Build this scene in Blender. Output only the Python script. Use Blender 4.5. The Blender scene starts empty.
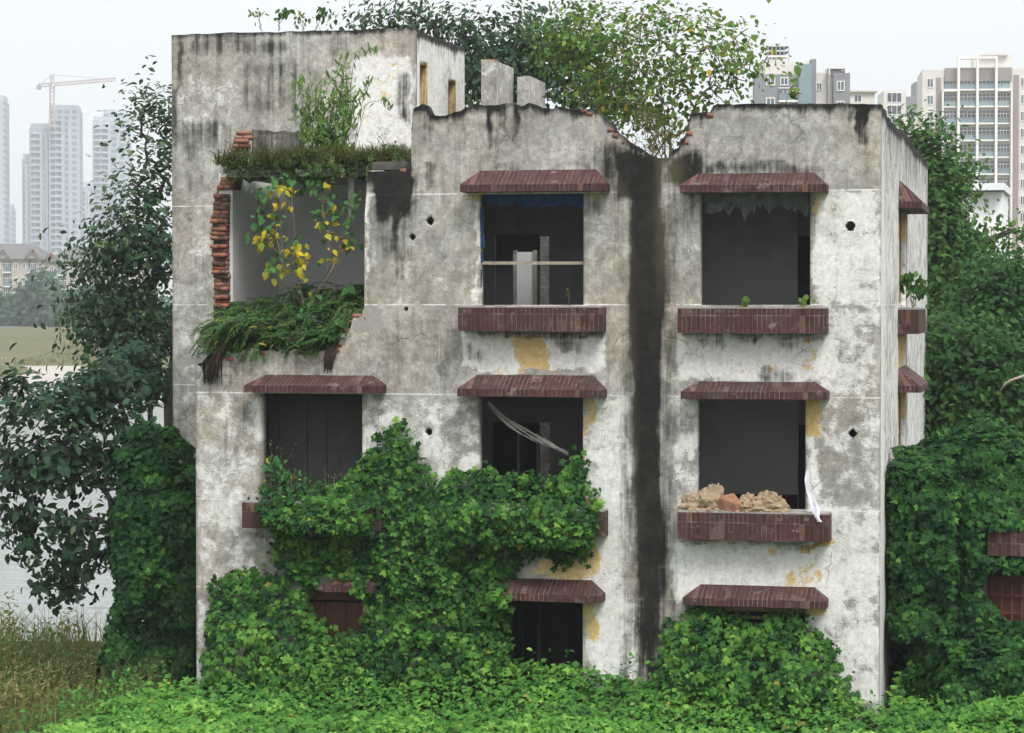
import bpy, math, random
import numpy as np
from mathutils import Vector, Matrix
rng = np.random.default_rng(11)
random.seed(5)
S = bpy.context.scene
COL = S.collection
# ------------------------------------------------------------------ camera model
F = 2420.0; TH = math.radians(12.58); PIT = math.atan((366.5-305)/F)
D = 34.0; EYE = 6.0
dv = np.array([-math.sin(TH)*math.cos(PIT), math.cos(TH)*math.cos(PIT), -math.sin(PIT)])
rv = np.array([math.cos(TH), math.sin(TH), 0.0]); uv_ = np.cross(rv, dv)
CAM = np.array([0, -D, EYE])
def ray(x, y): return dv + rv*((x-512)/F) + uv_*((366.5-y)/F)
def P(x, y, Y=0.0):                       # point on the plane y=Y seen at a pixel
    v = ray(x, y); return CAM + v*((Y+D)/v[1])
def PD(x, y, depth): return CAM + ray(x, y)*depth
def proj(p):
    q = np.asarray(p) - CAM
    z = q@dv
    return 512 + F*(q@rv)/z, 366.5 - F*(q@uv_)/z
def PX(px, Y=0.0): return float(P(px, 305, Y)[0])
def PZ(py, px=520, Y=0.0): return float(P(px, py, Y)[2])
cam = bpy.data.cameras.new('Camera'); co = bpy.data.objects.new('Camera', cam); COL.objects.link(co)
cam.sensor_width = 36; cam.lens = 36*F/1024; cam.clip_start = .5; cam.clip_end = 6000
co.matrix_world = Matrix(((rv[0], uv_[0], -dv[0], CAM[0]), (rv[1], uv_[1], -dv[1], CAM[1]), (rv[2], uv_[2], -dv[2], CAM[2]), (0, 0, 0, 1)))
S.camera = co
# ------------------------------------------------------------------ numpy noise
def _h(i, j, k, s):
    n = (i*374761393 + j*668265263 + k*2147483647 + s*974634533).astype(np.int64) & 0xffffffff
    n = ((n ^ (n >> 13))*1274126177) & 0xffffffff
    n = ((n ^ (n >> 16))*2246822519) & 0xffffffff
    return ((n ^ (n >> 15)) & 0xffff)/65535.0
def vnoise(x, y, z=None, s=0):
    x = np.asarray(x, float); y = np.asarray(y, float); z = np.zeros_like(x) if z is None else np.asarray(z, float)
    i, j, k = np.floor(x).astype(np.int64), np.floor(y).astype(np.int64), np.floor(z).astype(np.int64)
    f, g, h = x-i, y-j, z-k
    f, g, h = f*f*(3-2*f), g*g*(3-2*g), h*h*(3-2*h)
    r = 0
    for a in (0, 1):
        for b in (0, 1):
            for c in (0, 1):
                r = r + _h(i+a, j+b, k+c, s)*(f if a else 1-f)*(g if b else 1-g)*(h if c else 1-h)
    return r
def fbm(x, y, z=None, s=0, o=4):
    x = np.asarray(x, float); y = np.asarray(y, float); t = 0; a = .5; n = 0
    z = np.zeros_like(x) if z is None else np.asarray(z, float)
    for q in range(o):
        t = t + a*vnoise(x*2**q, y*2**q, z*2**q, s+q*7); n += a; a *= .5
    return t/n
def sstep(a, b, x): t = np.clip((x-a)/(b-a), 0, 1); return t*t*(3-2*t)
# ------------------------------------------------------------------ objects
def empty(name, label, cat, loc, group=None):
    o = bpy.data.objects.new(name, None); COL.objects.link(o); o.location = tuple(loc); o.empty_display_size = .2
    return tag(o, label, cat, group)
def tag(o, label=None, cat=None, group=None, kind=None):
    if label: o['label'] = label
    if cat: o['category'] = cat
    if group: o['group'] = group
    if kind: o['kind'] = kind
    return o
def loc_of(o):
    l = np.array(o.location)
    while o.parent: o = o.parent; l = l + np.array(o.location)
    return l
def link(name, me, mat, parent=None):
    o = bpy.data.objects.new(name, me); COL.objects.link(o)
    if mat: me.materials.append(mat)
    if parent: o.parent = parent
    return o
class MB:                                   # collects shapes in world space, links them as one mesh
    def __init__(s): s.v = []; s.f = []; s.uv = []; s.sm = []
    def add(s, vs, fs, uvs=None, smooth=False):
        b = len(s.v); s.v += [tuple(map(float, p)) for p in vs]
        for n, f in enumerate(fs):
            s.f.append([b+i for i in f]); s.sm.append(smooth); s.uv.append(uvs[n] if uvs else None)
        return s
    def box(s, a, b, jit=0):
        a = np.minimum(a, b)*1.0; b_ = np.maximum(a, b); a0 = a
        vs = [(x, y, z) for x in (a0[0], b_[0]) for y in (a0[1], b_[1]) for z in (a0[2], b_[2])]
        if jit: vs = [tuple(np.array(v)+rng.uniform(-jit, jit, 3)) for v in vs]
        return s.add(vs, [(0, 1, 3, 2), (4, 6, 7, 5), (0, 4, 5, 1), (2, 3, 7, 6), (0, 2, 6, 4), (1, 5, 7, 3)])
    def obox(s, c, ax, hs):                 # oriented box: centre, 3 axes, half sizes
        c = np.array(c, float); ax = [np.array(q, float) for q in ax]
        vs = [c+ax[0]*hs[0]*i+ax[1]*hs[1]*j+ax[2]*hs[2]*k for i in (-1, 1) for j in (-1, 1) for k in (-1, 1)]
        return s.add(vs, [(0, 1, 3, 2), (4, 6, 7, 5), (0, 4, 5, 1), (2, 3, 7, 6), (0, 2, 6, 4), (1, 5, 7, 3)])
    def bar(s, p, q, w, h=None):
        p = np.array(p, float); q = np.array(q, float); d = q-p; L = np.linalg.norm(d); d /= L
        up = np.array([0, 0, 1.]) if abs(d[2]) < .9 else np.array([1., 0, 0])
        x = np.cross(d, up); x /= np.linalg.norm(x); y = np.cross(x, d)
        return s.obox((p+q)/2, (x, y, d), (w/2, (h or w)/2, L/2))
    def tube(s, pts, rad, n=6):
        pts = np.array(pts, float); m = len(pts); rad = np.broadcast_to(rad, (m,))
        b = []; 
        for i in range(m):
            d = pts[min(i+1, m-1)]-pts[max(i-1, 0)]; d = d/(np.linalg.norm(d)+1e-9)
            up = np.array([0, 0, 1.]) if abs(d[2]) < .9 else np.array([1., 0, 0])
            x = np.cross(d, up); x /= np.linalg.norm(x); y = np.cross(x, d)
            for k in range(n):
                a = 2*math.pi*k/n; b.append(pts[i]+rad[i]*(math.cos(a)*x+math.sin(a)*y))
        fs = [(i*n+k, i*n+(k+1) % n, (i+1)*n+(k+1) % n, (i+1)*n+k) for i in range(m-1) for k in range(n)]
        fs += [tuple(range(n))[::-1], tuple(range((m-1)*n, m*n))]
        return s.add(b, fs, smooth=True)
    def build(s, name, mat, parent=None, origin=None):
        if origin is None: origin = loc_of(parent) if parent else np.zeros(3)
        me = bpy.data.meshes.new(name)
        me.from_pydata([tuple(np.array(v)-origin) for v in s.v], [], s.f)
        if any(u is not None for u in s.uv):
            l = me.uv_layers.new(name='UVMap'); i = 0
            for p, u in zip(me.polygons, s.uv):
                for k in range(p.loop_total):
                    l.data[p.loop_start+k].uv = u[k] if u else (0, 0)
        me.polygons.foreach_set('use_smooth', s.sm); me.update()
        o = link(name, me, mat, parent)
        if not parent: o.location = tuple(origin)
        return o
def np_mesh(name, V, T, mat, parent=None, attrs=None, smooth=False, origin=None):
    """V (n,3) world, T (m,k) faces all the same size"""
    if origin is None: origin = loc_of(parent) if parent else np.zeros(3)
    me = bpy.data.meshes.new(name); n, m, k = len(V), len(T), T.shape[1]
    me.vertices.add(n); me.vertices.foreach_set('co', (V-origin).astype(np.float32).ravel())
    me.loops.add(m*k); me.loops.foreach_set('vertex_index', T.astype(np.int32).ravel())
    me.polygons.add(m); me.polygons.foreach_set('loop_start', np.arange(0, m*k, k, dtype=np.int32))
    if smooth: me.polygons.foreach_set('use_smooth', np.ones(m, bool))
    for an, arr in (attrs or {}).items():
        if arr.ndim == 1:
            a = me.attributes.new(an, 'FLOAT', 'POINT'); a.data.foreach_set('value', arr.astype(np.float32))
        else:
            a = me.attributes.new(an, 'FLOAT_COLOR', 'POINT')
            c = np.ones((n, 4), np.float32); c[:, :arr.shape[1]] = arr; a.data.foreach_set('color', c.ravel())
    me.update(calc_edges=True); me.validate()
    o = link(name, me, mat, parent)
    if not parent: o.location = tuple(origin)
    return o
# ------------------------------------------------------------------ shader helper
class NT:
    def __init__(s, name):
        s.m = bpy.data.materials.new(name); s.m.use_nodes = True; s.t = s.m.node_tree; s.t.nodes.clear()
        s.out = s.t.nodes.new('ShaderNodeOutputMaterial')
    def n(s, typ, **kw):
        o = s.t.nodes.new('ShaderNode'+typ)
        for k, v in kw.items(): setattr(o, k, v)
        return o
    def set(s, sock, v):
        if isinstance(v, bpy.types.NodeSocket): s.t.links.new(v, sock)
        elif v is not None:
            if isinstance(v, (tuple, list)) and len(v) == 3 and sock.type == 'RGBA': v = (*v, 1)
            sock.default_value = v
    def math(s, op, a, b=None, c=None, clamp=False):
        o = s.n('Math', operation=op, use_clamp=clamp)
        for i, q in enumerate((a, b, c)):
            if q is not None: s.set(o.inputs[i], q)
        return o.outputs[0]
    def mix(s, f, a, b, mode='MIX'):
        o = s.n('Mix', data_type='RGBA', blend_type=mode); s.set(o.inputs[0], f); s.set(o.inputs[6], a); s.set(o.inputs[7], b); return o.outputs[2]
    def coord(s, kind='Object', scale=None, loc=None):
        c = s.n('TexCoord').outputs[kind]
        if scale is None and loc is None: return c
        m = s.n('Mapping'); s.set(m.inputs[0], c)
        if scale: m.inputs[3].default_value = scale
        if loc: m.inputs[1].default_value = loc
        return m.outputs[0]
    def noise(s, co, scale, det=4, rough=.55, dist=0, col=False):
        o = s.n('TexNoise'); s.set(o.inputs['Vector'], co); o.inputs['Scale'].default_value = scale
        o.inputs['Detail'].default_value = det; o.inputs['Roughness'].default_value = rough; o.inputs['Distortion'].default_value = dist
        return o.outputs[1 if col else 0]
    def rng(s, x, a, b, c=0., d=1., smooth=True):
        o = s.n('MapRange', interpolation_type='SMOOTHSTEP' if smooth else 'LINEAR')
        s.set(o.inputs[0], x); o.inputs[1].default_value = a; o.inputs[2].default_value = b; o.inputs[3].default_value = c; o.inputs[4].default_value = d
        return o.outputs[0]
    def ramp(s, x, stops):
        o = s.n('ValToRGB'); s.set(o.inputs[0], x); e = o.color_ramp.elements
        while len(e) < len(stops): e.new(.5)
        for q, (p, c) in zip(e, stops): q.position = p; q.color = (*c, 1)
        return o.outputs[0]
    def attr(s, name): return s.n('Attribute', attribute_name=name)
    def sep(s, v):
        o = s.n('SeparateXYZ'); s.set(o.inputs[0], v); return o.outputs
    def bump(s, h, strength=.3, dist=.02):
        o = s.n('Bump'); o.inputs['Strength'].default_value = strength; o.inputs['Distance'].default_value = dist; s.set(o.inputs['Height'], h); return o.outputs[0]
    def principled(s, col, rough=.9, nor=None, spec=.3, metal=0.):
        b = s.n('BsdfPrincipled'); s.set(b.inputs['Base Color'], col); s.set(b.inputs['Roughness'], rough)
        b.inputs['Specular IOR Level'].default_value = spec; b.inputs['Metallic'].default_value = metal
        if nor: s.set(b.inputs['Normal'], nor)
        return b
    def done(s, b): s.t.links.new(b.outputs[0] if hasattr(b, 'outputs') else b, s.out.inputs[0]); return s.m
def plain(name, col, var=.25, rough=.85, scale=6, spec=.3, metal=0., bump=.15):
    n = NT(name); c = n.coord(); f = n.noise(c, scale, 5)
    g = n.noise(c, scale*.17, 3)
    lo = tuple(x*(1-var) for x in col); hi = tuple(min(1, x*(1+var)) for x in col)
    k = n.mix(n.rng(g, .3, .7), n.mix(n.rng(f, .3, .7), lo, hi), n.mix(n.rng(f, .3, .7), hi, lo))
    k = n.mix(.5, k, n.mix(n.rng(f, .3, .7), lo, hi))
    return n.done(n.principled(k, rough, n.bump(f, bump, .02) if bump else None, spec, metal))
# ------------------------------------------------------------------ wall materials
def plaster_mat():
    n = NT('weathered_plaster'); c = n.coord()
    wob = n.noise(c, 1.3, 4, .6)
    big = n.noise(c, .75, 6, .62); mid = n.noise(c, 2.6, 7, .65, .4); fine = n.noise(c, 17, 5, .6); pat = n.noise(c, 5.5, 6, .6, .5)
    streak = n.noise(n.coord(scale=(9, 9, .55)), 1.0, 5, .6); streak2 = n.noise(n.coord(scale=(26, 26, 1.3)), 1., 4, .6)
    a = n.attr('ma'); A = n.sep(a.outputs['Vector']); b = n.attr('mb'); B = n.sep(b.outputs['Vector'])
    base = n.ramp(n.math('ADD', n.math('MULTIPLY', big, .5), n.math('MULTIPLY', mid, .5)),
        [(.30, (.19, .186, .170)), (.44, (.315, .308, .285)), (.55, (.43, .42, .39)), (.68, (.55, .54, .51))])
    base = n.mix(n.rng(fine, .35, .7, 0, .35), base, (.13, .125, .115))
    base = n.mix(n.rng(streak, .52, .75, 0, .45), base, (.12, .115, .10))
    base = n.mix(1., base, n.mix(n.rng(n.noise(c, 6.5, 6, .7, .6), .34, .68), (.76, .76, .75), (1.14, 1.14, 1.12)), 'MULTIPLY')
    base = n.mix(1., base, n.mix(n.rng(n.noise(c, 38, 4, .75), .33, .68), (.82, .82, .81), (1.09, 1.09, 1.09)), 'MULTIPLY')
    drip = n.noise(n.coord(scale=(16, 16, .35)), 1., 4, .6)
    base = n.mix(n.math('MULTIPLY', n.rng(drip, .56, .72, 0, .5), n.rng(big, .4, .6)), base, (.12, .112, .095))
    # flaking white skim coat: crisp chips
    warm = n.noise(c, .55, 5, .6)
    base = n.mix(n.rng(warm, .42, .66, 0, .6), base, n.mix(1., base, (1.08, .98, .84), 'MULTIPLY'))
    w = n.math('ADD', n.math('ADD', n.math('MULTIPLY', pat, .55), n.math('MULTIPLY', mid, .5)), n.math('MULTIPLY', n.math('SUBTRACT', A[1], .5), .8))
    w = n.math('ADD', w, n.math('MULTIPLY', n.math('SUBTRACT', n.noise(c, 34, 4, .7), .5), .28)); w = n.math('ADD', w, n.math('MULTIPLY', n.math('SUBTRACT', streak, .5), .12))
    wm = n.math('ADD', n.math('MULTIPLY', n.rng(w, .50, .80), .55), n.math('MULTIPLY', n.rng(w, .58, .66), .45))
    wcol = n.mix(n.rng(fine, .3, .75), (.74, .735, .71), (.58, .57, .54))
    wcol = n.mix(n.rng(streak2, .5, .75, 0, .28), wcol, (.40, .39, .36)); wcol = n.mix(n.rng(n.noise(c, 11, 6, .75), .5, .66, 0, .55), wcol, (.36, .35, .32))
    col = n.mix(n.math('MULTIPLY', wm, .92), base, wcol)
    # yellow distemper under the awnings and sills
    y = n.math('ADD', n.math('MULTIPLY', n.noise(c, 7., 6, .65, .3), 1.0), n.math('MULTIPLY', n.math('SUBTRACT', B[2], .5), .9))
    yf = n.math('MULTIPLY', n.rng(n.math('ADD', n.math('ADD', A[2], n.math('MULTIPLY', n.math('SUBTRACT', pat, .5), 1.9)), n.math('MULTIPLY', n.math('SUBTRACT', n.noise(c, 19, 6, .75), .5), 1.5)), .50, .62), n.rng(A[2], .02, .2))
    col = n.mix(yf, col, n.mix(n.rng(fine, .3, .75), (.50, .34, .13), (.60, .48, .27)))
    # exposed rough render
    g = n.rng(n.math('ADD', B[2], n.math('MULTIPLY', n.math('SUBTRACT', pat, .5), 1.1)), .5, .58)
    col = n.mix(n.math('MULTIPLY', g, n.rng(B[2], .02, .2)), col, n.mix(fine, (.20, .19, .18), (.34, .32, .30)))
    # string lines
    col = n.mix(n.math('MULTIPLY', B[1], n.rng(pat, .36, .56)), col, (.62, .61, .58))
    # cracks
    wc = n.n('VectorMath', operation='ADD'); n.set(wc.inputs[0], c)
    sc = n.n('VectorMath', operation='SCALE'); n.set(sc.inputs[0], n.noise(c, 3., 4, .6, col=True)); sc.inputs['Scale'].default_value = .45
    n.set(wc.inputs[1], sc.outputs[0])
    vo = n.n('TexVoronoi', feature='DISTANCE_TO_EDGE'); n.set(vo.inputs['Vector'], wc.outputs[0]); vo.inputs['Scale'].default_value = 2.3
    vo2 = n.n('TexVoronoi', feature='DISTANCE_TO_EDGE'); n.set(vo2.inputs['Vector'], wc.outputs[0]); vo2.inputs['Scale'].default_value = .9
    ck = n.math('MULTIPLY', n.rng(vo.outputs[0], .004, .022, 1, 0), n.math('MULTIPLY', n.rng(n.noise(c, .9, 3), .56, .68), .8))
    ck2 = n.math('MULTIPLY', n.rng(vo2.outputs[0], .001, .008, 1, 0), n.rng(n.noise(c, .7, 3, loc_off() if False else .5), .54, .66))
    col = n.mix(n.math('MULTIPLY', n.math('MAXIMUM', ck, ck2), .55), col, (.07, .065, .055))
    # black mould and run-off; also shading painted under ledges and in tower reveals
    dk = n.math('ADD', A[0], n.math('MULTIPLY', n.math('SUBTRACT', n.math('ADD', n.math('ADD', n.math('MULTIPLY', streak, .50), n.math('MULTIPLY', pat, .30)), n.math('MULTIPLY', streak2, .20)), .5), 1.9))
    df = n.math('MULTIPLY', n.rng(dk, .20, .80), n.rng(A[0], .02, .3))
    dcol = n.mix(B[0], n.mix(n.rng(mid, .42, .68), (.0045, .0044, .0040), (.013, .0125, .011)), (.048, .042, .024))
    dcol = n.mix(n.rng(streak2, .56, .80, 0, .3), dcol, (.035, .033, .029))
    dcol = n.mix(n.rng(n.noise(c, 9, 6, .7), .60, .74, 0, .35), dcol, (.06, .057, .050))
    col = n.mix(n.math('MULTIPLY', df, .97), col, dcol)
    col = n.mix(n.math('MULTIPLY', B[0], n.rng(pat, .3, .75, 0, .45)), col, (.075, .068, .035))
    # little chips and pinholes
    v3 = n.n('TexVoronoi'); n.set(v3.inputs['Vector'], c); v3.inputs['Scale'].default_value = 7.
    pin = n.math('MULTIPLY', n.rng(v3.outputs[0], .05, .09, 1, 0), n.rng(n.noise(c, 2.2, 2), .56, .6))
    col = n.mix(n.math('MULTIPLY', pin, .8), col, (.05, .045, .04))
    hgt = n.math('ADD', n.math('ADD', n.math('MULTIPLY', wm, .5), n.math('MULTIPLY', fine, .35)), n.math('MULTIPLY', n.math('MAXIMUM', ck, ck2), -.8))
    return n.done(n.principled(col, .93, n.bump(hgt, .8, .016), .2))
def loc_off(): return .5
PLASTER = plaster_mat()
def tile_mat():
    n = NT('glazed_maroon_tile'); u = n.sep(n.n('UVMap').outputs[0])
    x = n.math('DIVIDE', u[0], .066); fr = n.math('FRACT', x); idx = n.math('FLOOR', x)
    y = n.math('DIVIDE', n.math('ADD', u[1], .10), .245); fy = n.math('FRACT', y)
    cell = n.n('CombineXYZ'); n.set(cell.inputs[0], idx); n.set(cell.inputs[1], n.math('FLOOR', y))
    wn = n.n('TexWhiteNoise'); n.set(wn.inputs['Vector'], cell.outputs[0])
    c = n.coord(); f = n.noise(c, 9, 5)
    col = n.mix(wn.outputs['Value'], (.040, .0155, .0145), (.070, .028, .0255))
    col = n.mix(n.rng(wn.outputs['Value'], .90, .93), col, (.12, .055, .042))
    col = n.mix(n.rng(f, .5, .75, 0, .5), col, (.10, .075, .065))
    gr = n.math('MAXIMUM', n.rng(n.math('ABSOLUTE', n.math('SUBTRACT', fr, .5)), .425, .47), n.math('MULTIPLY', n.rng(n.math('ABSOLUTE', n.math('SUBTRACT', fy, .5)), .47, .485), .8))
    gcol = n.mix(n.rng(n.noise(c, 4, 4), .42, .7), (.075, .042, .038), (.24, .19, .165))
    col = n.mix(gr, col, gcol)
    col = n.mix(n.rng(n.noise(c, 2.3, 5, .65), .56, .72, 0, .6), col, (.075, .058, .048))
    oi = n.n('ObjectInfo'); sh = n.n('VectorMath', operation='ADD'); n.set(sh.inputs[0], c); cb = n.n('CombineXYZ'); n.set(cb.inputs[0], n.math('MULTIPLY', oi.outputs['Random'], 50.)); n.set(sh.inputs[1], cb.outputs[0])
    d1 = n.noise(sh.outputs[0], 5, 6, .7); d2 = n.noise(sh.outputs[0], 1.6, 5, .65)
    col = n.mix(n.rng(d1, .60, .66, 0, .8), col, (.17, .14, .12)); col = n.mix(n.rng(d2, .52, .68, 0, .65), col, (.035, .030, .022))
    col = n.mix(n.math('MULTIPLY', n.rng(n.noise(sh.outputs[0], 3, 4), .52, .6), n.rng(wn.outputs['Value'], .55, .6, 0, .45)), col, (.15, .10, .09))
    return n.done(n.principled(col, n.math('ADD', .55, n.math('MULTIPLY', f, .3)), n.bump(n.math('SUBTRACT', 1., gr), .5, .006), .22))
TILE = tile_mat()
CEMENT = plain('grey_cement', (.27, .26, .235), .35, .95, 9)
DARKCEM = plain('mossy_cement', (.085, .083, .068), .45, .95, 7)
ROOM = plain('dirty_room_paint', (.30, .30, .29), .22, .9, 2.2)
ROOMDK = plain('dark_room_paint', (.10, .10, .10), .25, .9, 2.2)  # even dark grey for the ground floor back walls
ROOMW = plain('grey_white_room_paint', (.66, .66, .65), .07, .85, 1.6)
ROOMG = plain('grey_room_paint', (.58, .59, .59), .10, .85, 1.6)
CORR = plain('dark_corridor_paint', (.05, .05, .05), .3, .9, 2)  # corridor shade put into this even dark colour
DADO = plain('brown_dado_paint', (.035, .020, .014), .25, .6, 3)
SLABM = plain('bare_concrete', (.33, .32, .30), .3, .95, 7)
WOODY = plain('ochre_window_wood', (.30, .215, .105), .4, .8, 14)
WOODD = plain('dark_boards', (.028, .028, .026), .35, .7, 6)
WOODR = plain('red_brown_boards', (.085, .030, .020), .3, .7, 6)
STEEL = plain('pale_rusty_iron', (.30, .25, .20), .35, .6, 22, .4)
RUST = plain('rusty_iron', (.07, .035, .022), .4, .8, 22)
BLUEP = plain('peeling_blue_paint', (.012, .045, .12), .6, .8, 9)
GREYP = plain('peeling_grey_paint', (.11, .115, .115), .5, .9, 9)
DOORM = plain('pale_grey_door_paint', (.70, .71, .72), .1, .6, 5)
SOIL = plain('dark_soil', (.035, .026, .017), .4, 1., 12)
RUBBLE = plain('crumbled_mortar', (.27, .20, .13), .35, .98, 16, bump=.5)
BRICKD = plain('old_red_brick', (.27, .135, .085), .35, .95, 20, bump=.3)
def brick_mat():
    n = NT('broken_red_brick'); c = n.coord(); a = n.attr('tint').outputs['Fac']; f = n.noise(c, 22, 5)
    col = n.ramp(a, [(0., (.09, .05, .036)), (.35, (.21, .078, .046)), (.7, (.33, .115, .060)), (1., (.28, .20, .15))])
    col = n.mix(n.rng(f, .42, .66, 0, .75), col, (.15, .125, .105))
    return n.done(n.principled(col, .95, n.bump(f, .5, .02), .2))
BRICK = brick_mat()

# ------------------------------------------------------------------ the ruined block
bx, by = -7.4, 6.5
B = empty('apartment_ruin', 'derelict three storey apartment block of stained grey plaster with broken parapet, overgrown with creeper', 'building', (bx, by, 0))
def zz(top, u): return top(u) if callable(top) else np.full_like(u, top)
def grid_wall(name, O, U, N, width, z0, top, rects, holes, thick, mask, mat=PLASTER, step=.045, parent=B, extra_u=(), extra_z=()):
    O = np.array(O, float); U = np.array(U, float); N = np.array(N, float)
    def lines(lo, hi, cuts):
        ls = sorted(set([lo, hi]+[round(c, 4) for c in cuts if lo < c < hi])); out = []
        for a, b in zip(ls, ls[1:]):
            k = max(1, round((b-a)/step)); out += [a+(b-a)*i/k for i in range(k)]
        return np.array(out+[hi])
    us = lines(0, width, [q for r in rects for q in r[:2]]+list(extra_u))
    tops = zz(top, us); zmax = tops.max()
    zs = lines(z0, zmax, [q for r in rects for q in r[2:]]+list(extra_z))
    nu, nz = len(us), len(zs)
    Zg = np.minimum(zs[None, :], tops[:, None]); Ug = np.broadcast_to(us[:, None], Zg.shape)
    uc = (us[:-1]+us[1:])/2; zc = (zs[:-1]+zs[1:])/2
    solid = np.ones((nu-1, nz-1), bool)
    for (a, b, c, d) in rects: solid[np.ix_((uc > a) & (uc < b), (zc > c) & (zc < d))] = False
    for (hu, hz, hr) in holes:
        solid &= ~((uc[:, None]-hu)**2+(zc[None, :]-hz)**2 < hr*hr)
    solid &= (np.maximum(tops[:-1], tops[1:])[:, None] > zs[None, :-1]+1e-6)
    front = O+U*Ug[..., None]+np.array([0, 0, 1.])*Zg[..., None]
    # slightly uneven surface
    w3 = front.reshape(-1, 3)
    px, py = proj(w3)
    amp = ((fbm(w3[:, 0]*1.1+w3[:, 1], w3[:, 2]*1.1, s=3)-.5)*.03).reshape(nu, nz)
    edge = np.zeros((nu, nz), bool)
    cnt = np.zeros((nu, nz), int)
    for a in (0, 1):
        for b in (0, 1): cnt[a:nu-1+a, b:nz-1+b] += solid
    inner = (cnt == 4)
    front = front+N*(amp*inner)[..., None]
    back = front-N*thick
    V = np.concatenate([front.reshape(-1, 3), back.reshape(-1, 3)]); off = nu*nz
    idx = np.arange(nu*nz).reshape(nu, nz)
    a, b, c, d = idx[:-1, :-1], idx[1:, :-1], idx[1:, 1:], idx[:-1, 1:]
    flip = np.dot(np.cross(U, [0, 0, 1.]), N) < 0
    q = np.stack([a, b, c, d], -1)[solid]
    T = [q if not flip else q[:, ::-1], (q+off)[:, ::-1] if not flip else q+off]
    sp = np.pad(solid, 1)
    def side(mask_, p, r):
        s_ = np.stack([p[mask_], r[mask_], r[mask_]+off, p[mask_]+off], -1); T.append(s_ if flip else s_[:, ::-1])
    cur = sp[1:-1, 1:-1]
    side(cur & ~sp[:-2, 1:-1], d, a); side(cur & ~sp[2:, 1:-1], b, c)
    side(cur & ~sp[1:-1, :-2], a, b); side(cur & ~sp[1:-1, 2:], c, d)
    T = np.concatenate(T)
    ma, mb = mask(px, py, w3, (zz(top, Ug.ravel())-Zg.ravel()))
    ma = np.clip(ma, 0, 1.3); mb = np.clip(mb, 0, 1)
    used = np.zeros(len(V), bool); used[T.ravel()] = True
    remap = np.cumsum(used)-1
    return np_mesh(name, V[used], remap[T], mat, parent, {'ma': np.concatenate([ma, ma])[used], 'mb': np.concatenate([mb, mb])[used]})
def rectm(px, py, x0, x1, y0, y1, soft=6.):
    return sstep(x0-soft, x0+soft, px)*sstep(x1+soft, x1-soft, px)*sstep(y0-soft, y0+soft, py)*sstep(y1+soft, y1-soft, py)
X0, X1 = PX(195.3), PX(880)              # front wall left and right ends
ZL = [7.6, 6.0, 4.7, 3.12, 1.81]
# px windows of the front wall: (x0,x1,z0,z1)
WIN = [(479.5, 583.5, 6.0, 7.6), (700, 810, 6.0, 7.6), (261, 362, 3.12, 4.7), (479, 583, 3.12, 4.7), (698, 806, 3.12, 4.7),
       (300, 362.5, .35, 1.81), (479, 583, .25, 1.81), (697, 806, .35, 1.81)]
rects = [(PX(a)-X0, PX(b)-X0, c, d) for a, b, c, d in WIN]
prof = [(195, 381), (201, 378), (204, 366), (214, 362), (218, 353), (238, 352), (250, 350), (325, 350), (329, 347), (338, 346), (342, 334), (350, 331), (353, 318), (361, 317), (364.4, 306),
        (364.8, 171), (411, 171), (411.6, 110), (414, 107), (421, 105), (427, 108), (431, 115), (446, 117), (453, 115), (460, 110), (465, 106), (472, 104.5), (520, 104), (538, 104), (541, 107), (560, 107), (584, 108),
        (592, 112), (600, 114), (608, 122), (613, 124), (616, 131), (622, 133), (627, 140), (640, 146), (648, 152), (660, 158), (668, 157), (673, 150), (679, 147), (682, 136), (687, 134), (690, 116), (698, 113), (711, 112), (712, 105), (760, 103.5), (820, 104), (872, 103.5), (882, 104)]
pX = np.array([P(a, b)[0] for a, b in prof]); pZ = np.array([P(a, b)[2] for a, b in prof])
def front_top(u):
    x = np.asarray(u)+X0
    z = np.interp(x, pX, pZ)
    jag = (vnoise(x*9, x*0, s=5)-.5)*.07*((x > PX(412)) & (x < PX(700)))+(vnoise(x*14, x*0, s=6)-.5)*.05*((x < PX(364))) + (vnoise(x*10, x*0, s=8)-.5)*.018
    return z+jag
def wave(px, py, a=10, s=0, f=.03): return (fbm(px*f, py*f, s=s)-.5)*2*a
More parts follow.
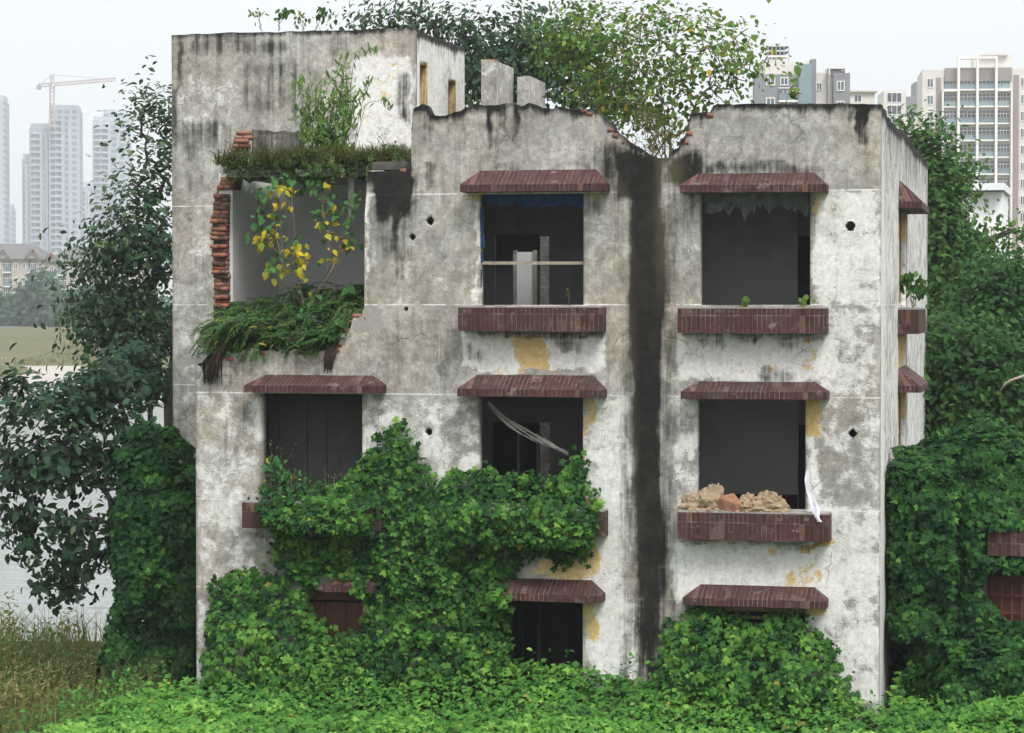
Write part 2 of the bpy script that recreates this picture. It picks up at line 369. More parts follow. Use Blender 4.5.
def front_mask(px, py, w, dt):
    x = px+wave(px, py, 9, 1); y = py+wave(px, py, 9, 2)
    x = x+wave(px, py, 5, 5, .11); y = y+wave(px, py, 6, 6, .11)
    R = lambda *a, **k: rectm(x, y, *a, **k)
    dark = np.zeros_like(px); white = np.full_like(px, .33); yel = np.zeros_like(px); moss = np.zeros_like(px); conc = np.zeros_like(px)
    # run-off from the broken gutter notch
    xs = px+wave(px, py, 4, 3, .02)
    c0 = np.interp(py, [150, 200, 300, 420, 700], [606, 628, 633, 635, 634]); c1 = np.interp(py, [150, 200, 300, 700], [684, 676, 672, 672])
    core = sstep(c0-12, c0+10, xs)*sstep(c1+8, c1-8, px+wave(px, py, 4, 4))*sstep(132, 165, py)
    core *= np.interp(py, [150, 500, 640, 690], [1.1, 1.05, .85, .6])
    ctr = np.interp(py, [150, 300, 700], [646, 650, 652])+wave(px, py, 5, 14, .012)
    dd = xs-ctr+wave(px*4, py*.25, 9, 15)+wave(px*2, py*2, 5, 18); bb = np.exp(-(dd/np.where(dd < 0, 20., 17.))**2)*sstep(140, 170, py)*np.interp(py, [150, 430, 560, 690], [1.1, 1.05, .95, .62])
    dark = np.maximum(dark, (.22+.36*fbm(px*.06, py*.012, s=16))*core); dark = np.maximum(dark, 1.12*bb); dark = np.maximum(dark, .42*sstep(c0-28, c0-6, xs)*sstep(c1+14, c1, px)*sstep(140, 170, py))
    moss = np.maximum(moss, sstep(652, 662, px)*sstep(690, 672, px)*sstep(150, 165, py)*sstep(330, 230, py))
    moss = np.maximum(moss, .5*sstep(c0-24, c0-8, xs)*sstep(c0+8, c0-4, xs)*sstep(150, 200, py))
    # diagonal mould each side of the notch
    dark = np.maximum(dark, .62*R(590, 640, 140, 182, soft=13)); dark = np.maximum(dark, .95*R(612, 652, 152, 205, soft=12)); dark = np.maximum(dark, .85*R(666, 700, 148, 190, soft=11))
    # parapet tops
    top = (dt < 1.3)*(px > 411)
    dark = np.maximum(dark, (.62*sstep(.05+.22*fbm(px*.09, py*0, s=24), .0, dt)+.22*sstep(.5, .05, dt))*(py < 200))
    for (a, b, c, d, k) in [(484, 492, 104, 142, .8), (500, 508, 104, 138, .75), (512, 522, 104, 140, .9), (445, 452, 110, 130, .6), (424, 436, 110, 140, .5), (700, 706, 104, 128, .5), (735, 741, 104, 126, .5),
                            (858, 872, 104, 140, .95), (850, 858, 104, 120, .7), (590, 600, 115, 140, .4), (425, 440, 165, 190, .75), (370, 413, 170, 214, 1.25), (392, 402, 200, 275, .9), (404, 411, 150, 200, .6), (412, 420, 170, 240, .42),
                            (365, 372, 172, 182, .7), (470, 600, 160, 172, .4), (690, 825, 158, 172, .55), (460, 602, 331, 338, .7), (678, 828, 332, 339, .7), (678, 828, 540, 546, .6), (243, 275, 528, 536, .6),  # strips just under the ledges paint in shading along with stain
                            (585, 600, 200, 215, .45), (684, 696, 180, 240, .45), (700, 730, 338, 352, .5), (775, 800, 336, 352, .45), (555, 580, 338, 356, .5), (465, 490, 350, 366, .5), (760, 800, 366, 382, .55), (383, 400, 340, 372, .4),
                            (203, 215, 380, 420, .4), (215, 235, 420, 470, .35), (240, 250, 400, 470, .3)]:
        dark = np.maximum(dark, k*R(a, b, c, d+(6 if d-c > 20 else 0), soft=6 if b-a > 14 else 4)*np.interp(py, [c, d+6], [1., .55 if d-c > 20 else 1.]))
    dark = np.maximum(dark, .20*R(411, 640, 120, 192, soft=14)); dark = np.maximum(dark, .12*R(690, 870, 105, 190, soft=12)); dark = np.maximum(dark, .16*R(585, 632, 195, 460, soft=8))
    dark = np.maximum(dark, .3*R(205, 330, 352, 392, soft=8)); moss = np.maximum(moss, .5*R(365, 460, 330, 392, soft=8)); dark = np.maximum(dark, .25*R(375, 460, 310, 390, soft=10))
    dark = np.maximum(dark, .4*R(364, 412, 175, 262, soft=8))
    for (a, b, c, d, k) in [(812, 880, 192, 306, .74), (818, 880, 306, 398, .66), (806, 880, 398, 505, .58), (806, 880, 505, 710, .73), (463, 602, 333, 374, .86), (676, 832, 333, 384, .88), (673, 833, 540, 600, .88),
                            (583, 632, 395, 700, .74), (590, 640, 600, 700, .95), (195, 262, 392, 590, .60), (195, 262, 588, 720, .66), (673, 700, 392, 530, .66), (363, 480, 398, 480, .64), (673, 700, 192, 306, .52), (585, 600, 192, 250, .55), (362, 460, 192, 306, .48),
                            (411, 640, 105, 192, .30), (690, 880, 105, 190, .34), (806, 814, 400, 520, .9), (474, 480, 192, 306, .9), (362, 366, 180, 300, .85), (363, 368, 392, 420, .8), (696, 700, 196, 300, .6), (560, 605, 590, 600, .9), (372, 384, 590, 640, .95), (255, 262, 395, 440, .85)]:
        m = R(a, b, c, d, soft=5); white = white*(1-m)+k*m
    for (a, b, c, d, k) in [(512, 548, 334, 374, .95), (470, 505, 362, 374, .5), (584, 597, 398, 425, .85), (584, 602, 500, 566, .95), (540, 600, 560, 578, .85), (584, 594, 600, 640, .9), (810, 818, 194, 214, .9), (806, 824, 401, 432, .9), (800, 832, 540, 549, .9),
                            (690, 760, 541, 546, .75), (808, 824, 604, 618, .95), (766, 776, 545, 556, .6), (786, 826, 560, 588, .5), (466, 480, 193, 199, .85), (586, 600, 193, 198, .6), (584, 590, 395, 470, .55), (735, 820, 362, 374, .42), (808, 818, 348, 362, .7), (800, 812, 334, 342, .7), (590, 600, 665, 690, .4)]:
        yel = np.maximum(yel, k*R(a, b, c, d, soft=3))
    for (a, b, c, d) in [(357, 380, 306, 328), (600, 612, 118, 140)]: conc = np.maximum(conc, R(a, b, c, d, soft=3))
    line = np.zeros_like(px)
    for z in ZL: line = np.maximum(line, (np.abs(w[:, 2]-z-.005) < .010))
    line = np.maximum(line, .35*(np.abs(px-876.5) < 2.5)*(py > 120)*sstep(.4, .6, fbm(py*.05, py*0, s=77)+.1))
    line = np.maximum(line, .8*(np.abs(px-838) < 1.)*0)
    line *= (1-.8*core)
    return np.stack([dark, white, yel], -1), np.stack([moss, line, conc], -1)
holes = [(PX(px)-X0, float(P(px, py)[2]), r) for px, py, r in [(412.5, 237, .05), (430, 221, .06), (850, 226, .07), (853, 433.5, .06), (428.5, 432, .055), (406, 309, .035)]]
hu = [h[0]+h[2]*q for h in holes for q in (-1, -.72, -.4, .4, .72, 1)]; hz_ = [h[1]+h[2]*q for h in holes for q in (-1, -.72, -.4, .4, .72, 1)]
ez = [z+q for z in ZL for q in (-.007, -.003, .013, .017)]
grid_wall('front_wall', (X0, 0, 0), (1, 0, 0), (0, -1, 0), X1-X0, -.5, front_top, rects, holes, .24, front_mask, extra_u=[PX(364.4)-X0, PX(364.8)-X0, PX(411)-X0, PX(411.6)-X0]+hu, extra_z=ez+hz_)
# right hand wall, running back
def side_mask(px, py, w, dt):
    y = w[:, 1]; z = w[:, 2]; n = fbm(y*1.5, z*1.2, s=9)
    white = np.full_like(px, .68)+.15*(n-.5)+.25*sstep(1.2, .6, y); white = white+.12*sstep(4.7, 2, z)
    dark = .7*sstep(.22, 0, dt)+.32*sstep(.9, .1, dt)*fbm(y*3, y*0+2, s=4)+.28*(z > 7.6)
    dark = np.maximum(dark, .5*(np.abs(y-1.0) < .07)*(z > 7)); dark = np.maximum(dark, .5*(np.abs(y-6.2) < .15)); dark = np.maximum(dark, .4*(np.abs(y-9.5) < .12)*(z > 7.6))
    yel = .85*((y > 4.0) & (y < 6.3) & (((z > 5.0) & (z < 5.6)) | ((z > 7.0) & (z < 7.6)) | ((z > 4.1) & (z < 4.7))))*sstep(.3, .6, fbm(y*3, z*2, s=12)+.15)
    line = np.zeros_like(px)
    for q in ZL: line = np.maximum(line, (np.abs(z-q-.005) < .010)*1.)
    return np.stack([dark, white, yel], -1), np.stack([dark*0, line*.9, dark*0], -1)
SW = [(4.3, 5.9, 6.0, 7.6), (4.3, 5.9, 3.12, 4.7), (4.3, 5.9, .3, 1.81)]
def side_top(u):
    u = np.asarray(u); return 8.78-.06*(u > 1.0)+.05*(u > 4.2)-.05*(u > 7.6)+(vnoise(u*6, u*0, s=15)-.5)*.05
grid_wall('side_wall', (X1, .24, 0), (0, 1, 0), (1, 0, 0), 12.8, -.5, side_top, [(a-.24, b-.24, c, d) for a, b, c, d in SW], [], .24, side_mask, step=.07, extra_z=ez)
# ---- stair wing and its tower, 3.3 m behind the front wall
YA = 3.3
AX0, AX1 = PX(172.5, YA), PX(413.5, YA)
ZT = float(P(300, 31, YA)[2])
def tower_mask(px, py, w, dt):
    x = px+wave(px, py, 9, 21); y = py+wave(px, py, 9, 22)
    R = lambda *a, **k: rectm(x, y, *a, **k)
    white = np.full_like(px, .36); dark = .6*sstep(.04+.16*fbm(px*.09, py*0, s=25), 0, dt)+.18*sstep(.8, .1, dt); yel = px*0; moss = px*0
    for (a, b, c, d, k) in [(176, 240, 75, 130, .56), (176, 215, 205, 310, .5), (352, 415, 62, 150, .98), (318, 352, 60, 150, .6), (345, 400, 38, 60, .52), (180, 215, 310, 470, .55), (240, 300, 60, 120, .3)]:
        m = R(a, b, c, d, soft=8); white = white*(1-m)+k*m
    for (a, b, c, d, k) in [(173, 180, 35, 140, .8), (180, 290, 36, 55, .5), (240, 300, 60, 120, .42), (172, 235, 120, 150, .5), (178, 205, 42, 52, .6), (255, 280, 44, 54, .6), (185, 200, 130, 160, .5), (330, 348, 34, 60, .5), (401, 412, 75, 125, .7), (175, 215, 165, 190, .3), (290, 345, 85, 150, .35), (200, 214, 250, 275, .4)]:
        dark = np.maximum(dark, k*R(a, b, c, d, soft=7))
    yel = .32*R(362, 412, 62, 150, soft=8)
    line = px*0
    for z in (7.6, 4.7, 6.0): line = np.maximum(line, (np.abs(w[:, 2]-z-.005) < .010)*.9)
    line = np.maximum(line, ((np.abs(py-126) < 1.0) & (px < 245))*.7); line = np.maximum(line, (np.abs(px-297) < 1.3)*(py < 118)*.6)
    return np.stack([dark, white, yel], -1), np.stack([moss, line, moss], -1)
grid_wall('stair_wing_wall', (AX0, YA, 0), (1, 0, 0), (0, -1, 0), AX1-AX0, -.5, lambda u: ZT+(vnoise(np.asarray(u)*5, np.asarray(u)*0, s=31)-.5)*.03, [], [], .24, tower_mask, step=.055, extra_z=ez)
def tside_mask(px, py, w, dt):
    n = fbm(w[:, 1]*2, w[:, 2]*2, s=41)
    white = .80+.3*(n-.5); dark = .8*sstep(.18, 0, dt)+.4*sstep(.6, .1, dt)*n*1.6; yel = .28+px*0
    for a, b, c, d in ((.18, .62, 8.9, 9.88), (2.05, 2.55, 8.55, 9.78)):
        k = (w[:, 1] > YA+.24+a+.2)*(w[:, 1] < YA+.24+b+.03)*(w[:, 2] > c-.03)*(w[:, 2] < d+.03); yel = np.maximum(yel, 1.2*k); white = white*(1-k)+.2*k; dark = np.maximum(dark, .45*k)  # reveals: yellowish paint, plus painted shading to darken the openings
    return np.stack([dark, white, yel], -1), np.stack([px*0]*3, -1)
YT2 = 6.75
grid_wall('stair_tower_wall', (AX1, YA+.24, 0), (0, 1, 0), (1, 0, 0), YT2-YA-.24, 7.9, lambda u: ZT-.02+np.asarray(u)*.02, [(.18, .62, 8.9, 9.88), (2.05, 2.55, 8.55, 9.78)], [], .24, tside_mask, step=.06)
m = MB(); m.box((AX0, YA+.25, 0), (AX0+.24, YT2, ZT-.04)); m.box((AX0+.25, YT2-.24, 0), (AX1-.25, YT2, ZT-.04)); m.build('stair_tower_wall', PLASTER, B)
m = MB(); m.box((AX0+.25, YA+.25, ZT-.3), (AX1-.25, YT2-.25, ZT-.12)); m.build('tower_roof_slab', DARKCEM, B)
# ---- left side wall of the front rooms: whole below, broken back on the third floor
XL = X0
m = MB(); m.box((XL, .245, -.5), (XL+.24, YA-.01, 5.1)); m.build('end_wall', PLASTER, B)
m = MB(); m.box((XL+.02, 1.0, 5.1), (XL+.238, YA-.012, 8.0)); m.build('end_wall', ROOMW, B)
# the broken brick end
V = []; T = []; tn = []
def brick(c, hs, t, jit=.008, rot=.06):
    a = rng.uniform(-rot, rot); ca, sa = math.cos(a), math.sin(a); base = sum(len(q) for q in V)
    vs = np.array([(x*hs[0], y*hs[1], z*hs[2]) for x in (-1, 1) for y in (-1, 1) for z in (-1, 1)])+rng.uniform(-jit, jit, (8, 3))
    vs = np.stack([vs[:, 0]*ca-vs[:, 1]*sa, vs[:, 0]*sa+vs[:, 1]*ca, vs[:, 2]], -1)+np.array(c)
    V.append(vs); T.append(np.array([(0, 1, 3, 2), (4, 6, 7, 5), (0, 4, 5, 1), (2, 3, 7, 6), (0, 2, 6, 4), (1, 5, 7, 3)])+base); tn.append(np.full(8, t))
def flush_each(name, parent=B):
    global V, T, tn
    for v, t_ in zip(V, tn): np_mesh(name, v, np.array([(0, 1, 3, 2), (4, 6, 7, 5), (0, 4, 5, 1), (2, 3, 7, 6), (0, 2, 6, 4), (1, 5, 7, 3)]), BRICK, parent, {'tint': t_})
    V = []; T = []; tn = []
def flush(name, parent=B):
    global V, T, tn
    o = np_mesh(name, np.concatenate(V), np.concatenate(T), BRICK, parent, {'tint': np.concatenate(tn)}); V = []; T = []; tn = []; return o
z = 5.35; k = 0
while z < 8.62:
    yb = .78+.16*vnoise(z*2.2, 0, s=51)+(.02 if k % 2 else 0)+(.07 if rng.random() < .2 else 0)+(.25*max(0, z-7.7))
    lean = (z-7.75)*.30 if z > 7.75 else -.05*vnoise(z*1.5, 3, s=52)
    if k % 2 == 0:
        for q in (0, 1): brick((XL+.06+q*.12+lean, yb+rng.uniform(-.03, .03)+.1, z), (.056, .112, .029), .35+.6*rng.random(), rot=.03)
    else: brick((XL+.12+lean+rng.uniform(-.02, .02), yb+rng.uniform(-.04, .05)+.06, z), (.115, .056, .029), .35+.6*rng.random(), rot=.03)
    if z < 8.05: brick((XL+.12+lean, yb+.205, z), (.108, .2, .0325), .02)
    z += .064; k += 1
flush('broken_brickwork')
# toothed bricks along the broken edge of the front wall
for px, py in [(345, 338), (351, 330), (355, 322), (359, 316), (341, 346), (336, 350), (331, 353), (326, 355), (238, 355), (246, 354), (255, 353.5), (266, 353), (276, 353), (286, 353), (296, 353), (306, 353), (316, 353), (321, 357), (233, 360), (345, 345), (349, 338), (228, 359), (311, 356)]:
    p = P(px, py, .06); brick((p[0], .06+rng.uniform(-.03, .04), p[2]), (.07+.04*rng.random(), .05, .026), .3+.6*rng.random(), rot=.2)
for px, py in [(585, 112), (590, 115), (612, 131), (617, 136), (625, 143), (687, 143), (690, 134), (711, 116), (404, 171)]:
    p = P(px, py, .1); brick((p[0], .07, p[2]), (.045, .08, .03), .1+.4*rng.random(), rot=.3)
flush_each('loose_brick')
# stub of parapet left on the roof edge by the tower
px0 = P(246, 150, 1.2); 
def stub_top(u): return 8.72-.10*np.asarray(u)+(vnoise(np.asarray(u)*8, np.asarray(u)*0, s=61)-.5)*.06
def dk_mask(px, py, w, dt):
    o = np.ones_like(px); return np.stack([o*.62, o*.35, o*0], -1), np.stack([o*.3, o*0, o*0], -1)
grid_wall('parapet_stub', (P(252, 150, 1.5)[0], 1.5, 0), (1, 0, 0), (0, -1, 0), .78, 8.1, stub_top, [], [], .2, dk_mask, step=.05)
# ---- floors, rooms
def room_box(name, a, b, mat, jit=0): return MB().box(a, b, jit).build(name, mat, B)
XR = X1-.25; Xa = PX(366)+.02; Xp = PX(650)
m = MB(); n = 24
def slab(m, x0, x1, y0, y1, z0, z1, jag=0):
    xs = np.linspace(x0, x1, n); ys = [y0+(jag*(vnoise(x*4, 0, s=71)-.5)) for x in xs]
    vs = [(x, y, z) for x, y in zip(xs, ys) for z in (z0, z1)]+[(x, y1, z) for x in xs for z in (z0, z1)]
    k = 2*n; fs = []
    for i in range(n-1):
        a = 2*i; fs += [(a, a+2, a+3, a+1), (k+a, k+a+1, k+a+3, k+a+2), (a+1, a+3, k+a+3, k+a+1), (a, k+a, k+a+2, a+2)]
    fs += [(0, 1, k+1, k), (2*n-2, k+2*n-2, k+2*n-1, 2*n-1)]
    m.add(vs, fs)
zs_ = float(P(300, 176, .5)[2])
slab(m, PX(228, .5), Xa-.01, .5, YA-.02, zs_, zs_+.10, .14); m.build('roof_slab', SLABM, B)
m = MB(); hx0, hx1, hy0, hy1 = -8.9, -7.3, 4.0, 5.55  # opening added in the roof slab so skylight reaches the corridor door
m.box((Xa, .245, 7.98), (XR, hy0, 8.1)); m.box((Xa, hy1, 7.98), (XR, 12.7, 8.1)); m.box((Xa, hy0+.001, 7.981), (hx0, hy1-.001, 8.099)); m.box((hx1, hy0+.001, 7.981), (XR, hy1-.001, 8.099)); m.build('roof_slab', DARKCEM, B)
m = MB(); slab(m, X0+.25, Xa-.01, .246, YA-.02, 5.0, 5.12); m.box((Xa, .245, 5.0), (XR, 12.7, 5.12)); m.build('floor_slab', SLABM, B)
room_box('floor_slab', (X0+.25, .245, 2.1), (XR, 12.7, 2.22), SLABM)
room_box('floor_slab', (X0+.25, .245, -.2), (XR, 12.7, -.05), SLABM)
# third floor left room: pale back wall
room_box('room_back_wall', (X0+.245, YA-.10, 5.13), (Xa-.02, YA-.015, 7.98), ROOMG)
room_box('partition_wall', (Xa-.01, .245, 5.13), (Xa+.18, YA-.02, 7.97), ROOMG)
room_box('concrete_post', (P(349, 190, .8)[0], .75, zs_-.62), (P(355, 190, .8)[0], .85, zs_-.005), SLABM)
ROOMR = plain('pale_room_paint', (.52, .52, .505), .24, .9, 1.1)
def back_wall(zf, zc, doors, mat=ROOM, dado=None, y=YA):
    segs = sorted(doors); x = Xa+.19 if zf > 5 else X0+.25
    m = MB(); d = MB(); whole = zf < 0
    for (a, b, h) in segs+[(XR, None, None)]:
        if a > x+.01:
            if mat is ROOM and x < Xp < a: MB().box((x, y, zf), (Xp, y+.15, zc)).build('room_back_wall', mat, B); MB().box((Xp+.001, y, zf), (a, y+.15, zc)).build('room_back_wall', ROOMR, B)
            elif whole: m.box((x, y, zf), (a, y+.15, zc))
            else: MB().box((x, y, zf), (a, y+.15, zc)).build('room_back_wall', mat, B)
            if dado: d.box((x, y-.006, zf), (a, y-.002, dado))
        if b: (m if whole else MB()).box((a+.0005, y+.001, h), (b-.0005, y+.149, zc)) if whole else MB().box((a+.0005, y+.001, h), (b-.0005, y+.149, zc)).build('door_header', mat, B); x = b
    if whole: m.build('room_back_wall', mat, B)
    if dado: d.build('painted_dado', DADO, B)
dp = lambda a, b, h: (PX(a, YA), PX(b, YA), h)
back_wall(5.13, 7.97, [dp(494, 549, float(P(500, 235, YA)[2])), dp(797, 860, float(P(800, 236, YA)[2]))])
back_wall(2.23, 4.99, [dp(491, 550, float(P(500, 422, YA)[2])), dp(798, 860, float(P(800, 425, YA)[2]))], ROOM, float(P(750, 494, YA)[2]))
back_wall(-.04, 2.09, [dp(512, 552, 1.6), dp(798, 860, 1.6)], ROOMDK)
for zf, zc in ((5.13, 7.97), (2.23, 4.99), (-.04, 2.09)):
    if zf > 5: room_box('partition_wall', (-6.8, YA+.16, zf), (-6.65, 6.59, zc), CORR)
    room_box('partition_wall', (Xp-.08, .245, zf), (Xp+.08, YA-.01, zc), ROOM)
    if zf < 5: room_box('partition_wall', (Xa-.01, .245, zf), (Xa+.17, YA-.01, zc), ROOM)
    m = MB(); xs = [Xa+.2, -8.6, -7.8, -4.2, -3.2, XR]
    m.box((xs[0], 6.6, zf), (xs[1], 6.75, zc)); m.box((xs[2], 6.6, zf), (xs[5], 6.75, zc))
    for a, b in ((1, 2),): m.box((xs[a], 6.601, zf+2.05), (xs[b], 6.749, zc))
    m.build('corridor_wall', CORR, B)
# rear wall with openings
m = MB(); xs = np.linspace(X0, X1, 8)
m.box((X0, 12.75, -.5), (X1, 12.98, 1.)); 
for a, b in ((2.0, 3.8), (4.8, 6.7), (7.7, 8.6)): m.box((X0, 12.752, a), (X1, 12.978, b))
for i in range(8): m.box((max(X0, xs[i]-.45), 12.75, 1.), (min(X1, xs[i]+.45), 12.98, 7.7))
m.build('rear_wall', PLASTER, B)
room_box('rear_side_wall', (X0, YA+.26, -.5), (X0+.22, 12.74, 8.6), PLASTER)
# pale door leaf left standing in the corridor behind the third floor middle window
pd = P(515.5, 252, 5.6); pe = P(535, 303, 5.6)
dl = MB().box((pd[0], 5.58, 5.13), (pe[0], 5.62, pd[2])).build('door_leaf', DOORM, B)
mm = MB(); w_ = pe[0]-pd[0]
mm.box((pd[0]-.03, 5.56, 5.13), (pd[0]+.03, 5.645, pd[2]+.03)); mm.box((pe[0]-.03, 5.56, 5.13), (pe[0]+.03, 5.645, pd[2]+.03)); mm.build('door_frame', CEMENT, dl)
# lintel fringes of peeling paint
def fringe(name, x0, x1, z, drop, y, mat, seed):
    xs = np.linspace(x0, x1, 120); m = MB()
    lo = [z-drop*(.25+.95*fbm(x*5, 1., s=seed)**1.3+.55*vnoise(x*34, 0, s=seed)*vnoise(x*9, 4, s=seed)) for x in xs]
    vs = [(x, y+.02*vnoise(x*7, 2, s=seed), z) for x in xs]+[(x, y+.06*vnoise(x*9, 7, s=seed), l) for x, l in zip(xs, lo)]
    vs += [(a, b+.008, c) for a, b, c in vs]
    k = 120; fs = []
    for i in range(k-1): fs += [(i, k+i, k+i+1, i+1), (2*k+i, 2*k+i+1, 3*k+i+1, 3*k+i), (k+i, 3*k+i, 3*k+i+1, k+i+1), (i, i+1, 2*k+i+1, 2*k+i)]
    fs += [(0, 2*k, 3*k, k), (k-1, 2*k-1, 4*k-1, 3*k-1)]
    m.add(vs, fs); return m.build(name, mat, B)
fringe('peeling_paint', PX(480.5), PX(582.5), 7.595, .19, .12, BLUEP, 81)
fringe('peeling_paint', PX(702), PX(808), 7.595, .33, .14, GREYP, 82)
m = MB()
for y0, y1, w in [(208, 232, 3.5), (234, 248, 4.5), (252, 262, 2), (270, 287, 1.5)]:
    a = P(480.6, y0, .1); b = P(480.6+w, y1, .1); m.box((a[0], .06, b[2]), (b[0], .10, a[2]), .01)
m.build('peeling_paint', BLUEP, B)
# shutters and boards still in the openings
m = MB(); a, b = PX(261.5), PX(361.5)
for i, (q, r) in enumerate([(261.5, 274), (274.6, 302), (303.2, 322), (322.6, 334.5), (335.2, 361.5)]):
    m.box((PX(q, .2), .42+.012*(i % 2), float(P(300, 487, .45)[2])), (PX(r, .2), .46+.012*(i % 2), 4.69))
m.box((a, .40, 3.12), (b, .47, float(P(300, 488.5, .45)[2]))); m.build('board_panel', WOODD, B)
m = MB()
for i, (q, r) in enumerate([(301, 321), (321.8, 342), (342.8, 362)]): m.box((PX(q), .16+.008*(i % 2), .8), (PX(r), .2+.008*(i % 2), 1.62))
m.box((PX(301), .1, 1.66), (PX(362), .2, 1.78)); m.build('board_panel', WOODR, B)
room_box('window_block', (PX(344), .06, .3), (PX(362), .24, .83), plain('crumbly_infill', (.15, .10, .065), .4, .95, 12))
m = MB(); y = .12
m.box((PX(698), y, 1.66), (PX(806), y+.07, 1.75)); m.box((PX(766), y, .4), (PX(770), y+.07, 1.65)); m.box((PX(734), y, .4), (PX(737), y+.07, 1.65)); m.box((PX(735), y+.01, 1.55), (PX(766), y+.06, 1.59))
m.build('window_frame', WOODY, B)
MB().box((PX(479), .08, 1.74), (PX(583), .2, 1.80)).build('window_frame', WOODD, B)
for a, b in ((530, 534), (513, 516)): MB().box((PX(a, .5), 1.0, .0), (PX(b, .5), 1.06, 1.5)).build('timber_post', WOODD, B)
for q in (511.5, 531): MB().box((PX(q, 2.5), 2.9, 2.23), (PX(q+2.5, 2.5), 2.98, 4.0)).build('timber_post', ROOM, B)
for (x, y0, y1) in [(476.3, 196, 303), (584.7, 196, 303), (698.2, 197, 303), (811, 205, 300), (475.8, 400, 440)]:
    pass
# side wall window frames (ochre strips)
for c, d in ((6.05, 7.55), (3.2, 4.66)):
    m = MB(); m.box((X1-.16, 4.32, c), (X1-.06, 4.46, d)); m.box((X1-.16, 5.74, c), (X1-.06, 5.88, d)); m.box((X1-.15, 4.46, d-.1), (X1-.07, 5.74, d)); m.build('window_frame', WOODY, B)
# ---- roof wall stubs
for (q, r, s, y, ytop) in [(480.5, 495, 512, 5.2, 60), (516.5, 529, 545.5, 6.4, 77)]:
    a = P(q, ytop, y); b = P(r, ytop, y); y2 = y+1.35
    c = P(s, ytop, y2)
    m = MB(); m.box((a[0], y, 8.1), (b[0], y2, a[2]), .02); o = m.build('roof_pillar', PLASTER, B)
    for i in range(2): pass
    V = []; T = []; tn = []
    for i in range(4): brick((b[0]-.1+rng.uniform(-.05, .03), y+.09+rng.uniform(0, .6), a[2]+.0+rng.uniform(-.02, .01)), (.06, .05, .03), .4, rot=.4)
    flush_each('loose_brick', o)
# attributes for the plain boxes that share the plaster
for o in B.children:
    if o.type == 'MESH' and o.data.materials[0] == PLASTER and 'ma' not in o.data.attributes:
        nv = len(o.data.vertices)
        for an, c in (('ma', (.12, .52, 0, 1)), ('mb', (0, 0, 0, 1))):
            at = o.data.attributes.new(an, 'FLOAT_COLOR', 'POINT'); at.data.foreach_set('color', np.tile(np.array(c, np.float32), nv))
# ---- awnings and sills of glazed tile
def uvq(m, pts, u0, u1, v0, v1, off=0):
    m.add(pts, [(0, 1, 2, 3)], [((u0+off, v0), (u1+off, v0), (u1-off, v1), (u0+off*2, v1))] if off else [((u0, v0), (u1, v0), (u1, v1), (u0, v1))])
def canopy(name, O, U, N, w, zb, zt, dep=.40, hip=.2, fas=.105):
    """O: left end on the wall, seen from outside; U along, N outwards"""
    O = np.array(O, float); U = np.array(U, float); N = np.array(N, float); Zv = np.array([0, 0, 1.])
    p = lambda u, d, z: O+U*u+N*d+Zv*z
    m = MB(); zf = zb+fas; d0 = dep*.30
    sag = rng.uniform(-.012, .012)
    m.add([p(0, dep, zb), p(w, dep, zb+sag), p(w, dep, zf+sag), p(0, dep, zf)], [(0, 1, 2, 3)], [((0, 0), (w, 0), (w, .14), (0, .14))])
    m.add([p(0, dep, zf), p(w, dep, zf+sag), p(w-hip, .0, zt), p(hip, .0, zt)], [(0, 1, 2, 3)], [((0, .15), (w, .15), (w-hip, .385), (hip, .385))])
    m.add([p(0, 0, zb), p(0, dep, zb), p(0, dep, zf), p(0, 0, zf)], [(0, 1, 2, 3)], [((0, 0), (dep, 0), (dep, .14), (0, .14))])
    m.add([p(0, 0, zf), p(0, dep, zf), p(hip, 0, zt)], [(0, 1, 2)], [((0, .15), (dep, .15), (dep/2, .385))])
    m.add([p(w, dep, zb+sag), p(w, 0, zb+sag), p(w, 0, zf+sag), p(w, dep, zf+sag)], [(0, 1, 2, 3)], [((0, 0), (dep, 0), (dep, .14), (0, .14))])
    m.add([p(w, dep, zf+sag), p(w, 0, zf+sag), p(w-hip, 0, zt)], [(0, 1, 2)], [((0, .15), (dep, .15), (dep/2, .385))])
    m.add([p(0, 0, zb+.004), p(w, 0, zb+.004), p(w, dep, zb+sag+.004), p(0, dep, zb+.004)], [(0, 1, 2, 3)], [((0, 0), (0, 0), (0, 0), (0, 0))])
    o = m.build(name, TILE, B)
    return o
